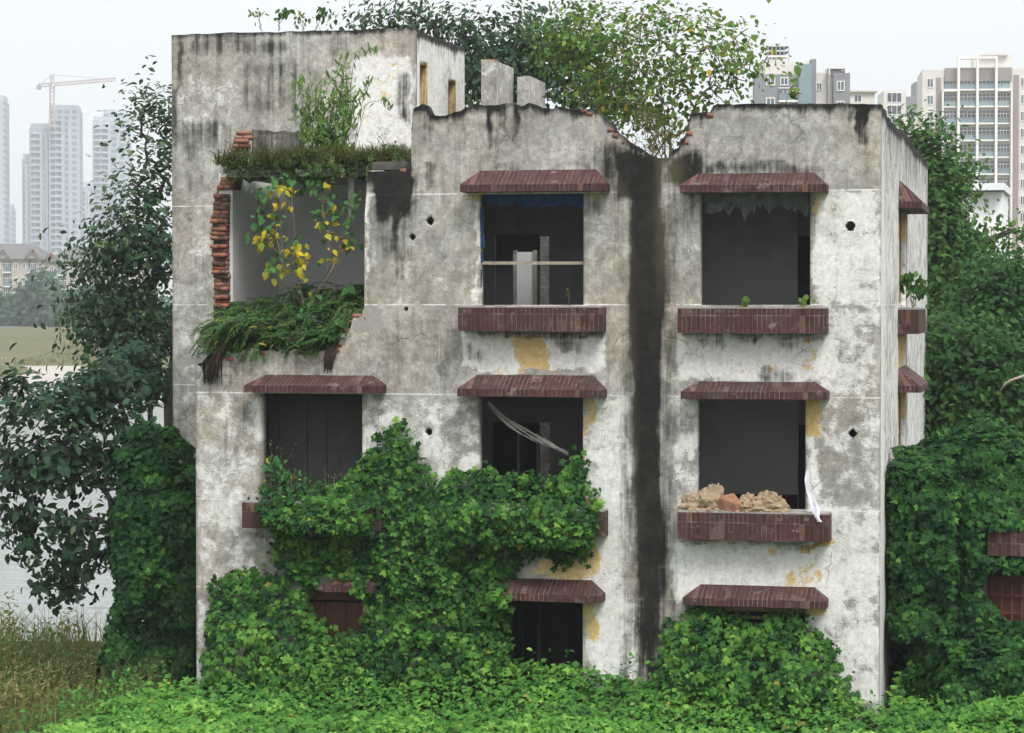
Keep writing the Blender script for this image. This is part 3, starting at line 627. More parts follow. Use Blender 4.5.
def ledge(O, U, N, w, zb, zt, dep=.34):
    O = np.array(O, float); U = np.array(U, float); N = np.array(N, float); Zv = np.array([0, 0, 1.])
    p = lambda u, d, z: O+U*u+N*d+Zv*z
    m = MB(); h = zt-zb
    m.add([p(0, dep, zb), p(w, dep, zb), p(w, dep, zt), p(0, dep, zt)], [(0, 1, 2, 3)], [((0, -.1), (w, -.1), (w, h-.1), (0, h-.1))])
    m.add([p(0, 0, zb), p(0, dep, zb), p(0, dep, zt), p(0, 0, zt)], [(0, 1, 2, 3)], [((0, 0), (dep, 0), (dep, h), (0, h))])
    m.add([p(w, dep, zb), p(w, 0, zb), p(w, 0, zt), p(w, dep, zt)], [(0, 1, 2, 3)], [((0, 0), (dep, 0), (dep, h), (0, h))])
    m.add([p(0, 0, zb), p(w, 0, zb), p(w, dep, zb), p(0, dep, zb)], [(0, 1, 2, 3)], [((0, 0),)*4])
    o = m.build('window_ledge', TILE, B)
    # worn cement top, a little uneven
    k = 40; m = MB(); us = np.linspace(.01, w-.01, k); zt2 = [zt+.012+.035*vnoise(u*5, 0, s=91)*vnoise(u*1.3, 3, s=92) for u in us]
    vs = [p(u, d, z) for u, z in zip(us, zt2) for d in (0, dep-.015)]+[p(u, d, zt-.01) for u in us for d in (0, dep-.015)]
    fs = [f for i in range(k-1) for f in ((2*i, 2*i+1, 2*i+3, 2*i+2), (2*i+1, 2*k+2*i+1, 2*k+2*i+3, 2*i+3))]+[(0, 2*k, 2*k+1, 1), (2*k-2, 2*k-1, 4*k-1, 4*k-2)]
    m.add(vs, fs); m.build('cement_top', CEMENT, o)
    return o
DEP = .40
def fcan(x0, x1, yb, yt, hip=.2):
    a = P(x0, yb, -DEP); b = P(x1, yb, -DEP); zt = float(P((x0+x1)/2, yt, 0)[2])
    return canopy('window_canopy', (a[0], 0, 0), (1, 0, 0), (0, -1, 0), b[0]-a[0], a[2], zt, DEP, hip)
for args in [(460, 605, 192, 170), (679.5, 826, 192.5, 173), (244, 379, 392.5, 375), (457, 602, 396, 375), (680.5, 827, 399, 381.5), (498, 600.5, 600, 579), (682.5, 826, 605, 585.5), (322, 373, 592, 577)]: fcan(*args)
def fled(x0, x1, y0, y1):
    a = P(x0, y1, -.34); b = P(x1, y0, -.34); return ledge((a[0], 0, 0), (1, 0, 0), (0, -1, 0), b[0]-a[0], a[2], b[2])
for args in [(458, 602, 307.5, 331), (677.5, 826.5, 308.5, 333), (242, 380, 505, 528), (458, 604, 512, 534), (677.5, 829.5, 515, 539)]: fled(*args)
for zb, zt in ((7.5, 7.95), (4.64, 5.02)): canopy('window_canopy', (X1, 3.95, 0), (0, 1, 0), (1, 0, 0), 2.35, zb, zt, .36, .18)
for zb, zt in ((5.55, 5.93), (2.7, 3.08)): ledge((X1, 3.95, 0), (0, 1, 0), (1, 0, 0), 2.25, zb, zt, .32)
# ---- loose things on and in the building
t = MB(); a = P(480, 263, .1); b = P(583.5, 263, .1); t.bar((PX(479.5), .12, a[2]), (PX(583.5), .12, b[2]), .03, .045)
tag(t.build('iron_bar', STEEL), 'thin pale rusty iron bar crossing the open window in the middle of the top floor', 'bar')
m = MB()
for i in range(4):
    pts = []
    for k in range(15):
        s = k/14; x = 488+(568-488)*s; y = 403+51*(s**.75)+3.5*math.sin(s*6+i*1.7)*(.3+s*.5)*(1-s*.6)+ (i-1.5)*2.2*math.sin(math.pi*min(1, s+.15))
        pts.append(P(x, y, .35+.1*math.sin(s*5+i)))
    m.tube(pts, [.018+.008*math.sin(k*1.3+i) for k in range(15)], 5)
tag(m.build('hanging_strip', plain('grey_rag', (.38, .35, .33), .3, .9, 12)), 'twisted grey rag strip hanging slantwise across the dark middle window of the second floor', 'rag')
m = MB()
cl = [(807, 455, 1.2), (807.5, 470, 1.6), (807, 480, 2.2), (809, 492, 2.6), (813, 502, 3.6), (816, 510, 4), (816.5, 517, 2.8), (818, 522, 4.5)]
vs = []
for k, (x, y, w) in enumerate(cl):
    yy = -.02 if y < 480 else (-.1 if y < 500 else -.3 if y < 512 else -.37)
    for q in (-1, -.3, .3, 1):
        p = P(x+w*q, y+rng.uniform(-.6, .6), yy); vs.append(p+np.array([0, rng.uniform(-.05, .05), 0]))
k = len(vs); vs += [v+np.array([0, .01, 0]) for v in vs]
fs = []
for i in range(len(cl)-1):
    for j in range(3):
        a = i*4+j; fs += [(a, a+4, a+5, a+1), (k+a, k+a+1, k+a+5, k+a+4)]
m.add(vs, fs, smooth=True)
tag(m.build('plastic_rag', plain('white_plastic', (.52, .53, .56), .2, .6, 14)), 'torn white plastic sheet dangling down the jamb onto the tiled ledge of the rubble window', 'plastic sheet')
def lump(name, c, r, mat, label, cat, group=None, seed=0, sub=3):
    import bmesh
    bm = bmesh.new(); bmesh.ops.create_icosphere(bm, subdivisions=sub, radius=1)
    vs = np.array([v.co for v in bm.verts]); d = fbm(vs[:, 0]*2.3+seed, vs[:, 1]*2.3, vs[:, 2]*2.3, s=seed, o=5); d2 = vnoise(vs[:, 0]*6, vs[:, 1]*6, vs[:, 2]*6+seed, s=seed)
    for v, a, b in zip(bm.verts, d, d2): v.co = Vector(np.array(v.co)*(.40+.9*a+.42*b)*np.array(r))
    for v in bm.verts: v.co.z = max(v.co.z, -r[2]*.45)
    me = bpy.data.meshes.new(name); bm.to_mesh(me); bm.free(); o = link(name, me, mat); o.location = tuple(c); return tag(o, label, cat, group)
zl = float(P(750, 515, -.17)[2])+.03
for i, (x, w, h, lab) in enumerate([(704, 20, 13, 'low crumbly mortar heap at the left of the brick slab on the rubble window ledge'), (768, 17, 14, 'rounded tan mortar heap at the right of the brick slab on the rubble window ledge'), (712, 13, 20, 'tall pale mortar lump standing behind the brick slab on the rubble window ledge'), (748, 10, 12, 'small mortar clod between the brick slab and the rounded heap')]):
    lump('mortar_heap', (PX(x, -.15), -.15+.06*(i == 2), zl+.07), (w/68., .16, h/68.), RUBBLE, lab, 'rubble', 'rubble on the window ledge', 100+i, 4)
for i, (x, r, lab) in enumerate([(690, .05, 'smallest mortar crumb at the left end of the rubble on the ledge'), (784, .05, 'last little mortar crumb at the right end of the rubble'), (756, .06, 'grey mortar crumb in front of the gap between the heaps')]):
    lump('mortar_crumb', (PX(x, -.22), -.22, zl+.03), (r*1.5, r, r), RUBBLE, lab, 'rubble', 'rubble on the window ledge', 120+i, 2)
import bmesh
bm = bmesh.new()
for i in range(90):
    q = rng.random(); x = rng.choice([rng.uniform(686, 792), rng.normal(716, 12), rng.normal(768, 10)]); rr = rng.uniform(.014, .05)*(1 if 690 < x < 785 else .6); st = len(bm.verts)
    g = bmesh.ops.create_icosphere(bm, subdivisions=1, radius=1)['verts']; c_ = Vector((PX(float(np.clip(x, 684, 796)), -.18), rng.uniform(-.31, -.06), zl+rr*.3+.05*max(0, 1-abs(x-722)/25)*rng.random()))
    for v in g: v.co = Vector([k*rr*rng.uniform(.6, 1.25) for k in v.co])+c_
me = bpy.data.meshes.new('mortar_gravel'); bm.to_mesh(me); bm.free(); tag(link('mortar_gravel', me, RUBBLE), 'fine mortar gravel strewn along the rubble window ledge', None, None, 'stuff')
o = lump('brick_slab', (PX(731, -.22), -.24, zl+.10), (.2, .1, .17), BRICKD, 'reddish broken brick slab leaning among the rubble on the ledge', 'brick', None, 131, 1); o.rotation_euler = (.2, .25, .1)
# ------------------------------------------------------------------ foliage
def leaf_mat(name, stops, trans=.3, rough=.55, yellow=None):
    n = NT(name); a = n.attr('tint').outputs['Fac']
    col = n.ramp(a, stops)
    if yellow:
        g = n.attr('age').outputs['Fac']
        col = n.mix(n.rng(g, .5, .6), col, n.mix(n.rng(g, .6, 1.), *yellow))
    c = n.coord(); f = n.noise(c, 30, 2)
    col = n.mix(.35, col, n.mix(f, (0, 0, 0), col), 'MIX')
    b = n.principled(col, rough+.15, None, .15)
    tr = n.n('BsdfTranslucent'); n.set(tr.inputs[0], n.mix(.4, col, (.10, .16, .01), 'ADD') if not yellow else col)
    mx = n.n('MixShader'); mx.inputs[0].default_value = trans
    n.t.links.new(b.outputs[0], mx.inputs[1]); n.t.links.new(tr.outputs[0], mx.inputs[2])
    return n.done(mx)
def lobed():
    pts = []
    for ang, r in [(-90, .12), (-62, .55), (-38, .62), (-22, .5), (2, .62), (22, .92), (38, .8), (52, .56), (70, .82), (90, 1.12), (110, .82), (128, .56), (142, .8), (158, .92), (178, .62), (202, .5), (218, .62), (242, .55)]:
        a = math.radians(ang); pts.append((r*math.cos(a)*.62, r*math.sin(a)*.62, 0))
    v = np.array([(0, 0, .05)]+pts); v[1:, 2] = -.22*np.abs(v[1:, 0])-.14*v[1:, 1]**2
    k = len(pts); return v, np.array([(0, i+1, (i+1) % k+1) for i in range(k)])
def lobed_lo():
    pts = []
    for ang, r in [(-90, .15), (-45, .6), (-10, .5), (22, .92), (52, .56), (90, 1.12), (128, .56), (158, .92), (190, .5), (225, .6)]:
        a = math.radians(ang); pts.append((r*math.cos(a)*.62, r*math.sin(a)*.62, 0))
    v = np.array([(0, 0, .05)]+pts); v[1:, 2] = -.22*np.abs(v[1:, 0])-.14*v[1:, 1]**2
    k = len(pts); return v, np.array([(0, i+1, (i+1) % k+1) for i in range(k)])
def oval(w=.3, fold=.35, tip=.62):
    v = np.array([(0, -.5, 0), (w*.85, -.2, 0), (w, .1, 0), (w*.5, .42, 0), (0, tip, 0), (-w*.5, .42, 0), (-w, .1, 0), (-w*.85, -.2, 0), (0, .05, 0)], float)
    v[:, 2] = fold*np.abs(v[:, 0])-.18*v[:, 1]**2; k = 8
    return v, np.array([(8, i, (i+1) % 8) for i in range(8)])
def rhomb(w=.3):
    return np.array([(0, -.5, 0), (w, 0, .08), (0, .55, -.06), (-w, 0, .08)]), np.array([(0, 1, 2), (0, 2, 3)])
LOBE, LOBE2, OVAL, HEART, LANCE, RH, RHW = lobed(), lobed_lo(), oval(), oval(.40, .3, .74), oval(.13, .2, .7), rhomb(.3), rhomb(.42)
def unit(v): return v/(np.linalg.norm(v, axis=-1, keepdims=True)+1e-9)
def leaves(pts, nrm, size, tmpl, droop=1., roll=.7):
    n = len(pts); N = unit(nrm)
    g = np.tile(np.array([0, 0, -droop]), (n, 1))+rng.normal(0, roll, (n, 3))
    Vv = unit(g-N*(g*N).sum(1, keepdims=True)); U = np.cross(Vv, N)
    t, f = tmpl; size = np.broadcast_to(size, (n,))
    W = pts[:, None, :]+size[:, None, None]*(t[None, :, 0:1]*U[:, None]+t[None, :, 1:2]*Vv[:, None]+t[None, :, 2:3]*N[:, None])
    T = f[None]+(np.arange(n)*len(t))[:, None, None]
    return W.reshape(-1, 3), T.reshape(-1, 3), len(t)
class Leaves:
    def __init__(s): s.V = []; s.T = []; s.t = []; s.a = []; s.n = 0
    def add(s, pts, nrm, size, tmpl, tint, age=None, droop=1., roll=.7):
        if len(pts) == 0: return s
        V, T, k = leaves(np.asarray(pts, float), np.asarray(nrm, float), size, tmpl, droop, roll)
        s.V.append(V); s.T.append(T+s.n); s.n += len(V)
        s.t.append(np.repeat(np.broadcast_to(tint, (len(pts),)), k)); s.a.append(np.repeat(np.broadcast_to(0. if age is None else age, (len(pts),)), k)); return s
    def build(s, name, mat, parent=None, origin=None):
        return np_mesh(name, np.concatenate(s.V), np.concatenate(s.T), mat, parent, {'tint': np.clip(np.concatenate(s.t), 0, 1), 'age': np.concatenate(s.a)}, origin=origin)
IVY = leaf_mat('hop_vine_leaf', [(0., (.008, .038, .012)), (.35, (.026, .094, .018)), (.7, (.070, .192, .027)), (1., (.17, .335, .05))], .2, yellow=((.26, .30, .04), (.26, .19, .04)))
CARPET = leaf_mat('ground_vine_leaf', [(0., (.026, .090, .022)), (.4, (.060, .185, .030)), (.75, (.12, .29, .042)), (1., (.22, .41, .07))], .22, yellow=((.28, .33, .05), (.26, .19, .06)))
DARKLEAF = leaf_mat('dark_tree_leaf', [(0., (.013, .034, .021)), (.5, (.033, .077, .042)), (.85, (.062, .125, .058)), (1., (.12, .19, .075))], .22, .45)
MIDLEAF = leaf_mat('mid_tree_leaf', [(0., (.014, .050, .016)), (.5, (.036, .105, .026)), (.85, (.075, .165, .034)), (1., (.13, .24, .05))], .25)
LIGHTLEAF = leaf_mat('light_tree_leaf', [(0., (.050, .125, .022)), (.5, (.115, .215, .040)), (1., (.22, .32, .07))], .32, yellow=((.34, .32, .03), (.50, .32, .03)))
MULB = leaf_mat('yellowing_leaf', [(0., (.035, .12, .04)), (.6, (.07, .19, .055)), (1., (.14, .28, .07))], .3, yellow=((.36, .36, .03), (.66, .49, .03)))
FERN = leaf_mat('fern_leaf', [(0., (.024, .075, .020)), (.5, (.065, .160, .036)), (1., (.15, .27, .06))], .25, yellow=((.25, .2, .04), (.5, .4, .05)))
STRAW = leaf_mat('dry_grass_blade', [(0., (.09, .088, .030)), (.4, (.18, .155, .055)), (.65, (.11, .165, .04)), (1., (.31, .27, .12))], .2, .8)
WEED = leaf_mat('roof_weed_blade', [(0., (.03, .028, .012)), (.4, (.075, .075, .025)), (.75, (.09, .14, .03)), (1., (.20, .20, .06))], .25, .8)
ROOTM = plain('dry_roots', (.045, .03, .02), .4, .95, 20)
BARK = plain('dark_bark', (.050, .042, .034), .35, .95, 14)
BARKL = plain('grey_brown_twig', (.15, .115, .085), .3, .9, 14)
def inpoly(x, y, poly):
    r = np.zeros(len(x), bool); k = len(poly)
    for i in range(k):
        x1, y1 = poly[i]; x2, y2 = poly[(i+1) % k]
        c = ((y1 > y) != (y2 > y)) & (x < (x2-x1)*(y-y1)/((y2-y1) or 1e-9)+x1); r ^= c
    return r
def polydist(x, y, poly):
    d = np.full(len(x), 1e9); k = len(poly)
    for i in range(k):
        a = np.array(poly[i], float); b = np.array(poly[(i+1) % k], float); e = b-a
        t = np.clip(((x-a[0])*e[0]+(y-a[1])*e[1])/(e@e+1e-9), 0, 1)
        d = np.minimum(d, np.hypot(x-a[0]-t*e[0], y-a[1]-t*e[1]))
    return d
# ---- climbing vines on the front wall: a polygon on the wall, bulging outwards
def vine(name, poly, label, dens=230, bulge=.5, maxd=60, foot=0., seed=0, mat=IVY, bright=.0, size=.096, Y=0.):
    poly = np.array(poly, float); lo = poly.min(0)-6; hi = poly.max(0)+6
    sc = 68.5; area = (hi-lo).prod()/sc**2; n = int(area*dens)
    L = Leaves(); cx, cy = poly.mean(0)
    for layer, frac in ((0, 1.), (1, .55), (2, .4)):
        k = int(n*frac); x = rng.uniform(lo[0], hi[0], k); y = rng.uniform(lo[1], hi[1], k)
        xx = x+wave(x, y, 7, seed+3, .05); yy = y+wave(x, y, 7, seed+4, .05)
        ins = inpoly(xx, yy, poly); d = polydist(xx, yy, poly); d = np.where(ins, d, -d)
        keep = d > (0 if layer < 2 else 3)
        keep |= (layer == 0) & (d > -5) & (rng.random(k) < .3)
        x, y, d = x[keep], y[keep], np.maximum(d[keep], 0)
        w = np.array([0., 0, 0]); P0 = np.stack([np.interp(x, [0, 1024], [PX(0, Y), PX(1024, Y)]), np.full(len(x), Y), np.interp(y, [0, 733], [PZ(0, cx, Y), PZ(733, cx, Y)])], -1)
        P0[:, 0] = [PX(q, Y) for q in x]
        b = bulge*np.sqrt(np.clip(d/maxd, 0, 1))*(.45+.9*fbm(x*.035, y*.035, s=seed, o=3))
        b += foot*sstep(600, 720, y)*np.clip(d/25, 0, 1)
        b2 = b*(1, .72, .35)[layer]
        cl = fbm(x*.09, y*.09, s=seed+9, o=3)
        for (a_, b_, c_, d_, k_) in [(240, 381, 495, 531, .38), (456, 606, 500, 540, .38), (320, 375, 577, 594, .42), (496, 602, 580, 602, .42)]:
            P0[:, 1] -= (1 if layer < 2 else .85)*k_*rectm(x, y, a_, b_, c_, d_, soft=5)
        P0[:, 1] -= .05+b2*(.75+.5*cl)+rng.uniform(0, .06, len(x)); P0[:, 2] += rng.normal(0, .015, len(x))
        gx = (fbm((x+4)*.09, y*.09, s=seed+9, o=3)-cl)*6; gy = (fbm(x*.09, (y+4)*.09, s=seed+9, o=3)-cl)*6
        nr = np.stack([-gx*.6, np.full(len(x), -1.), .62+gy*.7], -1)+rng.normal(0, .48, (len(x), 3))
        tint = .165+bright+1.0*(cl-.25)+rng.normal(0, .21, len(x))+(rng.random(len(x)) < .08)*.28
        L.add(P0, nr, size*rng.uniform(.45, 1.55, len(x)), LOBE if layer < 1 else LOBE2, tint, (rng.random(len(x)) < .004)*rng.uniform(.55, .9, len(x)))
    o = L.build(name, mat, None, (PX(cx), Y-.1, PZ(poly[:, 1].max(), cx)))
    return tag(o, label, 'creeper')
G = 'creepers climbing the ruin'
vine('climbing_creeper', [(396, 421), (407, 422), (416, 445), (425, 466), (440, 480), (455, 468), (478, 462), (500, 464), (520, 470), (545, 472), (565, 470), (573, 452), (582, 452), (588, 475), (597, 490), (603, 505), (600, 523), (594, 545), (588, 558), (560, 561), (540, 552), (518, 560), (512, 575), (515, 600), (508, 640), (520, 668), (530, 690), (470, 705), (400, 712), (350, 712), (300, 712), (330, 660), (345, 632), (362, 630), (368, 600), (366, 580), (340, 577), (312, 590), (285, 575), (272, 552), (280, 528), (270, 508), (300, 492), (340, 484), (358, 470), (366, 452), (385, 436)],
     'largest creeper on the front wall, rising to a peak between the left and middle windows', dens=400, bulge=.30, maxd=70, foot=.4, seed=200)
vine('climbing_creeper', [(240, 566), (262, 567), (285, 575), (306, 588), (312, 600), (320, 615), (345, 640), (352, 712), (205, 712), (208, 660), (210, 620), (218, 585)],
     'rounded creeper mound piled against the left foot of the front wall below the boarded window', dens=390, bulge=.5, maxd=50, foot=.4, seed=230, bright=.08)
vine('climbing_creeper', [(690, 606), (705, 604), (725, 606), (736, 616), (760, 617), (772, 607), (800, 606), (812, 618), (828, 635), (842, 655), (850, 680), (862, 706), (780, 716), (650, 716), (658, 680), (664, 655), (672, 625)],
     'domed creeper mound covering the right ground floor window under its maroon awning', dens=400, bulge=.52, maxd=55, foot=.5, seed=260, bright=.06)
# ---- blobs of vine over the two low annexes
def shell(name, boxes, label, dens, seed, mat=IVY, size=.115, bright=0., cat='creeper', rough=.35, skip=None):
    """boxes: (x0,x1,y0,y1,z0,z1): rounded boxes clothed with leaves on front, top and both ends"""
    L = Leaves()
    for (x0, x1, y0, y1, z0, z1) in boxes:
        for (O, A, Bv, N) in [((x0, y0, z0), (x1-x0, 0, 0), (0, 0, z1-z0), (0, -1, .35)), ((x0, y0, z1), (x1-x0, 0, 0), (0, y1-y0, 0), (0, -.3, 1)), ((x0, y0, z0), (0, y1-y0, 0), (0, 0, z1-z0), (-1, -.2, .35)), ((x1, y0, z0), (0, y1-y0, 0), (0, 0, z1-z0), (1, -.2, .35))]:
            A = np.array(A); Bv = np.array(Bv); ar = np.linalg.norm(np.cross(A, Bv))
            for layer in (0, 1):
                k = int(ar*dens*(1, .6)[layer]); s = rng.random((k, 2)); p = np.array(O)+A*s[:, :1]+Bv*s[:, 1:]
                nz = fbm(p[:, 0]*1.1, p[:, 1]*1.1, p[:, 2]*1.1, s=seed, o=3); cl = fbm(p[:, 0]*2.6, p[:, 1]*2.6, p[:, 2]*2.6, s=seed+5, o=3)
                N_ = np.array(N, float); N_ /= np.linalg.norm(N_)
                # round the corners
                ctr = np.array([(x0+x1)/2, (y0+y1)/2, (z0+z1)/2]); hs = np.array([(x1-x0)/2, (y1-y0)/2, (z1-z0)/2])
                q = (p-ctr)/hs; q[:, 2] = np.maximum(q[:, 2], 0); r = (np.abs(q)**5).sum(1)**.2
                p = np.where(q[:, 2:] > -9, ctr+(p-ctr)/np.maximum(r, 1e-3)[:, None]**np.array([.8, .8, .8]), p)
                p = p+N_*((nz-.5)*2*rough+(cl-.5)*.25-.16*layer)[:, None]
                if skip is not None:
                    kp = ~skip(p); p = p[kp]; cl = cl[kp]
                nr = np.tile(N_, (len(p), 1))+rng.normal(0, .4, (len(p), 3))
                tint = .08+bright+.75*(cl-.22)+rng.normal(0, .16, len(p))+(rng.random(len(p)) < .06)*.25
                L.add(p, nr, size*rng.uniform(.6, 1.4, len(p)), LOBE if not layer else LOBE2, tint)
    b = boxes[0]
    return tag(L.build(name, mat, None, ((b[0]+b[1])/2, (b[2]+b[3])/2, b[4])), label, cat)
# left: creeper column over a stump of wall between the block and the water
def X_(px, Y): return PX(px, Y)
zt = lambda py, Y, px=100: float(P(px, py, Y)[2])
Yl = 1.4
lw = MB().box((X_(100, Yl)+.5, Yl+.85, -.6), (X0-.35, Yl+1.1, zt(560, Yl))).build('garden_wall', DARKCEM); tag(lw, 'dark end wall swallowed by creeper just left of the ruin', 'wall')
shell('creeper_column', [(X_(100, Yl), X_(190, Yl), Yl+.2, Yl+1.7, -.9, zt(500, Yl)), (X_(150, Yl), X_(191, Yl), Yl, Yl+1.5, 1.0, zt(482, Yl)), (X_(112, Yl), X_(158, Yl), Yl+.1, Yl+1.5, 1.2, zt(440, Yl)), (X_(122, Yl), X_(148, Yl), Yl+.3, Yl+1.4, 3.2, zt(428, Yl)), (X_(165, Yl), X_(186, Yl), Yl+.2, Yl+1.4, 3., zt(470, Yl))],
      'tall dark creeper column filling the gap left of the ruin above the dry grass', 300, 300, bright=-.10, rough=.6)  # bright lowers the leaf tint to paint in the column's shade
# right: annex with a tiled ledge and a barred window, under creeper
Yr = 1.6
AX = X1+.55
an = empty('outbuilding', 'low outbuilding right of the ruin with maroon tiled band and barred window, mostly under creeper', 'building', (X_(1000, Yr), Yr+2, 0))
a0, a1, z0_, z1_ = X_(988, Yr), X_(1060, Yr), zt(622, Yr, 1000), zt(570, Yr, 1000)
m = MB(); m.box((AX, Yr, -.5), (a0, Yr+.22, 3.1)); m.box((a0, Yr+.001, z1_), (a1, Yr+.219, 3.1)); m.box((a0, Yr+.001, -.5), (a1, Yr+.219, z0_)); m.box((a1, Yr, -.5), (4.5, Yr+.22, 3.1)); m.box((AX, Yr+.23, -.5), (AX+.22, 6, 3.1)); m.box((AX, Yr+.2, 3.12), (4.5, 6, 3.2)); m.box((4.3, Yr+.23, -.5), (4.5, 6, 3.1)); m.build('wall', DARKCEM, an)
m = MB(); p0, p1 = zt(556, Yr-.3, 1000), zt(530, Yr-.3, 1000); xa, xb = X_(989, Yr-.3), X_(1062, Yr-.3)
m.add([(xa, Yr-.3, p0), (xb, Yr-.3, p0), (xb, Yr-.3, p1), (xa, Yr-.3, p1)], [(0, 1, 2, 3)], [((0, 0), (xb-xa, 0), (xb-xa, .3), (0, .3))])
m.add([(xa, Yr-.01, p0), (xa, Yr-.3, p0), (xa, Yr-.3, p1), (xa, Yr-.01, p1)], [(0, 1, 2, 3)], [((0, 0), (.3, 0), (.3, .3), (0, .3))])
m.add([(xa, Yr-.01, p1), (xa, Yr-.3, p1), (xb, Yr-.3, p1), (xb, Yr-.01, p1)], [(0, 1, 2, 3)], [((0, 0),)*4]); m.add([(xa, Yr-.01, p0), (xb, Yr-.01, p0), (xb, Yr-.3, p0), (xa, Yr-.3, p0)], [(0, 1, 2, 3)], [((0, 0),)*4])
m.build('window_canopy', TILE, an)
m = MB(); fz = Yr+.08
for k in range(7): x = a0+(a1-a0)*(k+.5)/7; m.bar((x, fz, z0_), (x, fz, z1_), .02)
for k in range(3): z = z0_+(z1_-z0_)*(k+.5)/3; m.bar((a0, fz+.02, z), (a1, fz+.02, z), .02)
m.build('window_bars', plain('red_rust_bars', (.12, .035, .03), .3, .7, 20), an)
MB().box((a0, Yr+.16, z0_), (a1, Yr+.2, z1_)).build('window_board', WOODR, an)
def skipwin(p):
    x, y = proj(p); return (x > 986-6*vnoise(y*.2, y*0, s=4)) & (p[:, 1] < Yr+.6) & (((y > 528) & (y < 557)) | ((y > 572-.6*(x-990)*0) & (y < 622-1.0*np.maximum(0, 1010-x))))
shell('creeper_blanket', [(X1+.18, .3, Yr-.2, 5.2, -.3, zt(450, Yr, 960)), (-.5, 4.4, Yr-.28, 5.5, -.3, zt(472, Yr, 960)), (-1.6, -.6, Yr, 4., 2., zt(440, Yr, 960)), (.4, 1.6, Yr+.2, 4.5, 2., zt(458, Yr, 960)), (X1+.03, X_(960, 1.2), 1.0, 3.6, zt(640, 1.2, 900), zt(462, 1.2, 900)), (X_(925, 1), 4.4, .3, Yr, -.3, 1.15)],
      'dark creeper blanket over the low outbuilding against the right wall of the ruin', 300, 330, bright=-.08, rough=.55, skip=skipwin)
# ------------------------------------------------------------------ ground
def hgt(x, y):
    x = np.asarray(x, float); y = np.asarray(y, float)
    left = sstep(-.16, -.26, (x+1.)/(np.maximum(y+34, 5))) * sstep(-6, 4, y)
    shore = -.35*sstep(0, 6, y)-5.6*sstep(9, 24, y)
    bankY = 248.
    far = 4.2*sstep(bankY, bankY+3, y)+4.0*sstep(bankY+3, bankY+40, y)
    lft = shore+far*1.0
    right = 1.0*sstep(5, 14, y)+5.*sstep(14, 70, y)-1.5*sstep(90, 200, y)-4*sstep(200, 380, y)
    near = .05+.15*(fbm(x*.5, y*.5, s=401)-.5)
    z = near+left*lft+(1-left)*right
    z = z-.9*sstep(-12.8, -15.5, x)*sstep(14, 2, y)*sstep(-14, -2, y)
    return z+.5*sstep(255, 290, y)*left*(fbm(x*.05, y*.05, s=402)-.5)
xs = np.concatenate([np.linspace(-1500, -170, 16)[:-1], np.linspace(-170, -40, 40)[:-1], np.linspace(-40, 30, 150)[:-1], np.linspace(30, 140, 30)[:-1], np.linspace(140, 1500, 14)])
ys = np.concatenate([np.linspace(-60, -10, 12)[:-1], np.linspace(-10, 30, 110)[:-1], np.linspace(30, 240, 30)[:-1], np.linspace(240, 300, 60)[:-1], np.linspace(300, 2500, 26)])
Xg, Yg = np.meshgrid(xs, ys, indexing='ij'); Vg = np.stack([Xg, Yg, hgt(Xg, Yg)], -1).reshape(-1, 3)
idx = np.arange(len(Vg)).reshape(Xg.shape); Tg = np.stack([idx[:-1, :-1], idx[1:, :-1], idx[1:, 1:], idx[:-1, 1:]], -1).reshape(-1, 4)
def ground_mat():
    n = NT('bank_ground'); c = n.coord(); p = n.sep(c); f = n.noise(c, .35, 6); g = n.noise(c, 4, 5)
    near = n.mix(n.rng(g, .35, .65), (.035, .032, .018), (.04, .065, .02))
    far = n.mix(n.rng(f, .35, .65), (.095, .09, .042), (.065, .08, .032)); far = n.mix(n.rng(n.noise(c, 1.5, 4), .4, .7, 0, .5), far, (.17, .14, .075))
    return n.done(n.principled(n.mix(n.rng(p[1], 120, 200), near, far), .98, None, .1))
tag(np_mesh('ground', Vg, Tg, ground_mat(), None, smooth=True, origin=np.zeros(3)), 'grassy river bank and hillside round the ruin', None, None, 'structure')
def water_mat():
    n = NT('river_water'); c = n.coord(scale=(.5, 1.6, 1)); h = n.noise(c, .9, 4, .6); h2 = n.noise(n.coord(scale=(.06, .3, 1)), 1, 3)
    b = n.principled((.15, .17, .155), .12, n.bump(n.math('ADD', h, h2), .35, .12), .5); b.inputs['IOR'].default_value = 1.33
    return n.done(b)
wm = MB(); wm.add([(-400, 10, -4.3), (20, 10, -4.3), (20, 250.5, -4.3), (-400, 250.5, -4.3)], [(0, 1, 2, 3)]); tag(wm.build('river_water', water_mat()), 'pale grey river water behind the left trees', None, None, 'structure')
eb = MB(); y0 = 248.2; k = 60; ex = np.linspace(-190, -20, k)
vs = [(x, y0-.6+1.2*vnoise(x*.05, 0, s=7), -4.8) for x in ex]+[(x, y0+2.6+vnoise(x*.2, 1, s=8)*.6, -1.9+.35*vnoise(x*.11, 2, s=9)) for x in ex]+[(x, y0+6.5, -1.7) for x in ex]
eb.add(vs, [f for i in range(k-1) for f in ((i, i+1, k+i+1, k+i), (k+i, k+i+1, 2*k+i+1, 2*k+i))], smooth=True)
tag(eb.build('embankment', plain('pale_concrete_revetment', (.33, .305, .27), .22, .95, .5)), 'pale concrete embankment along the far river bank', None, None, 'structure')
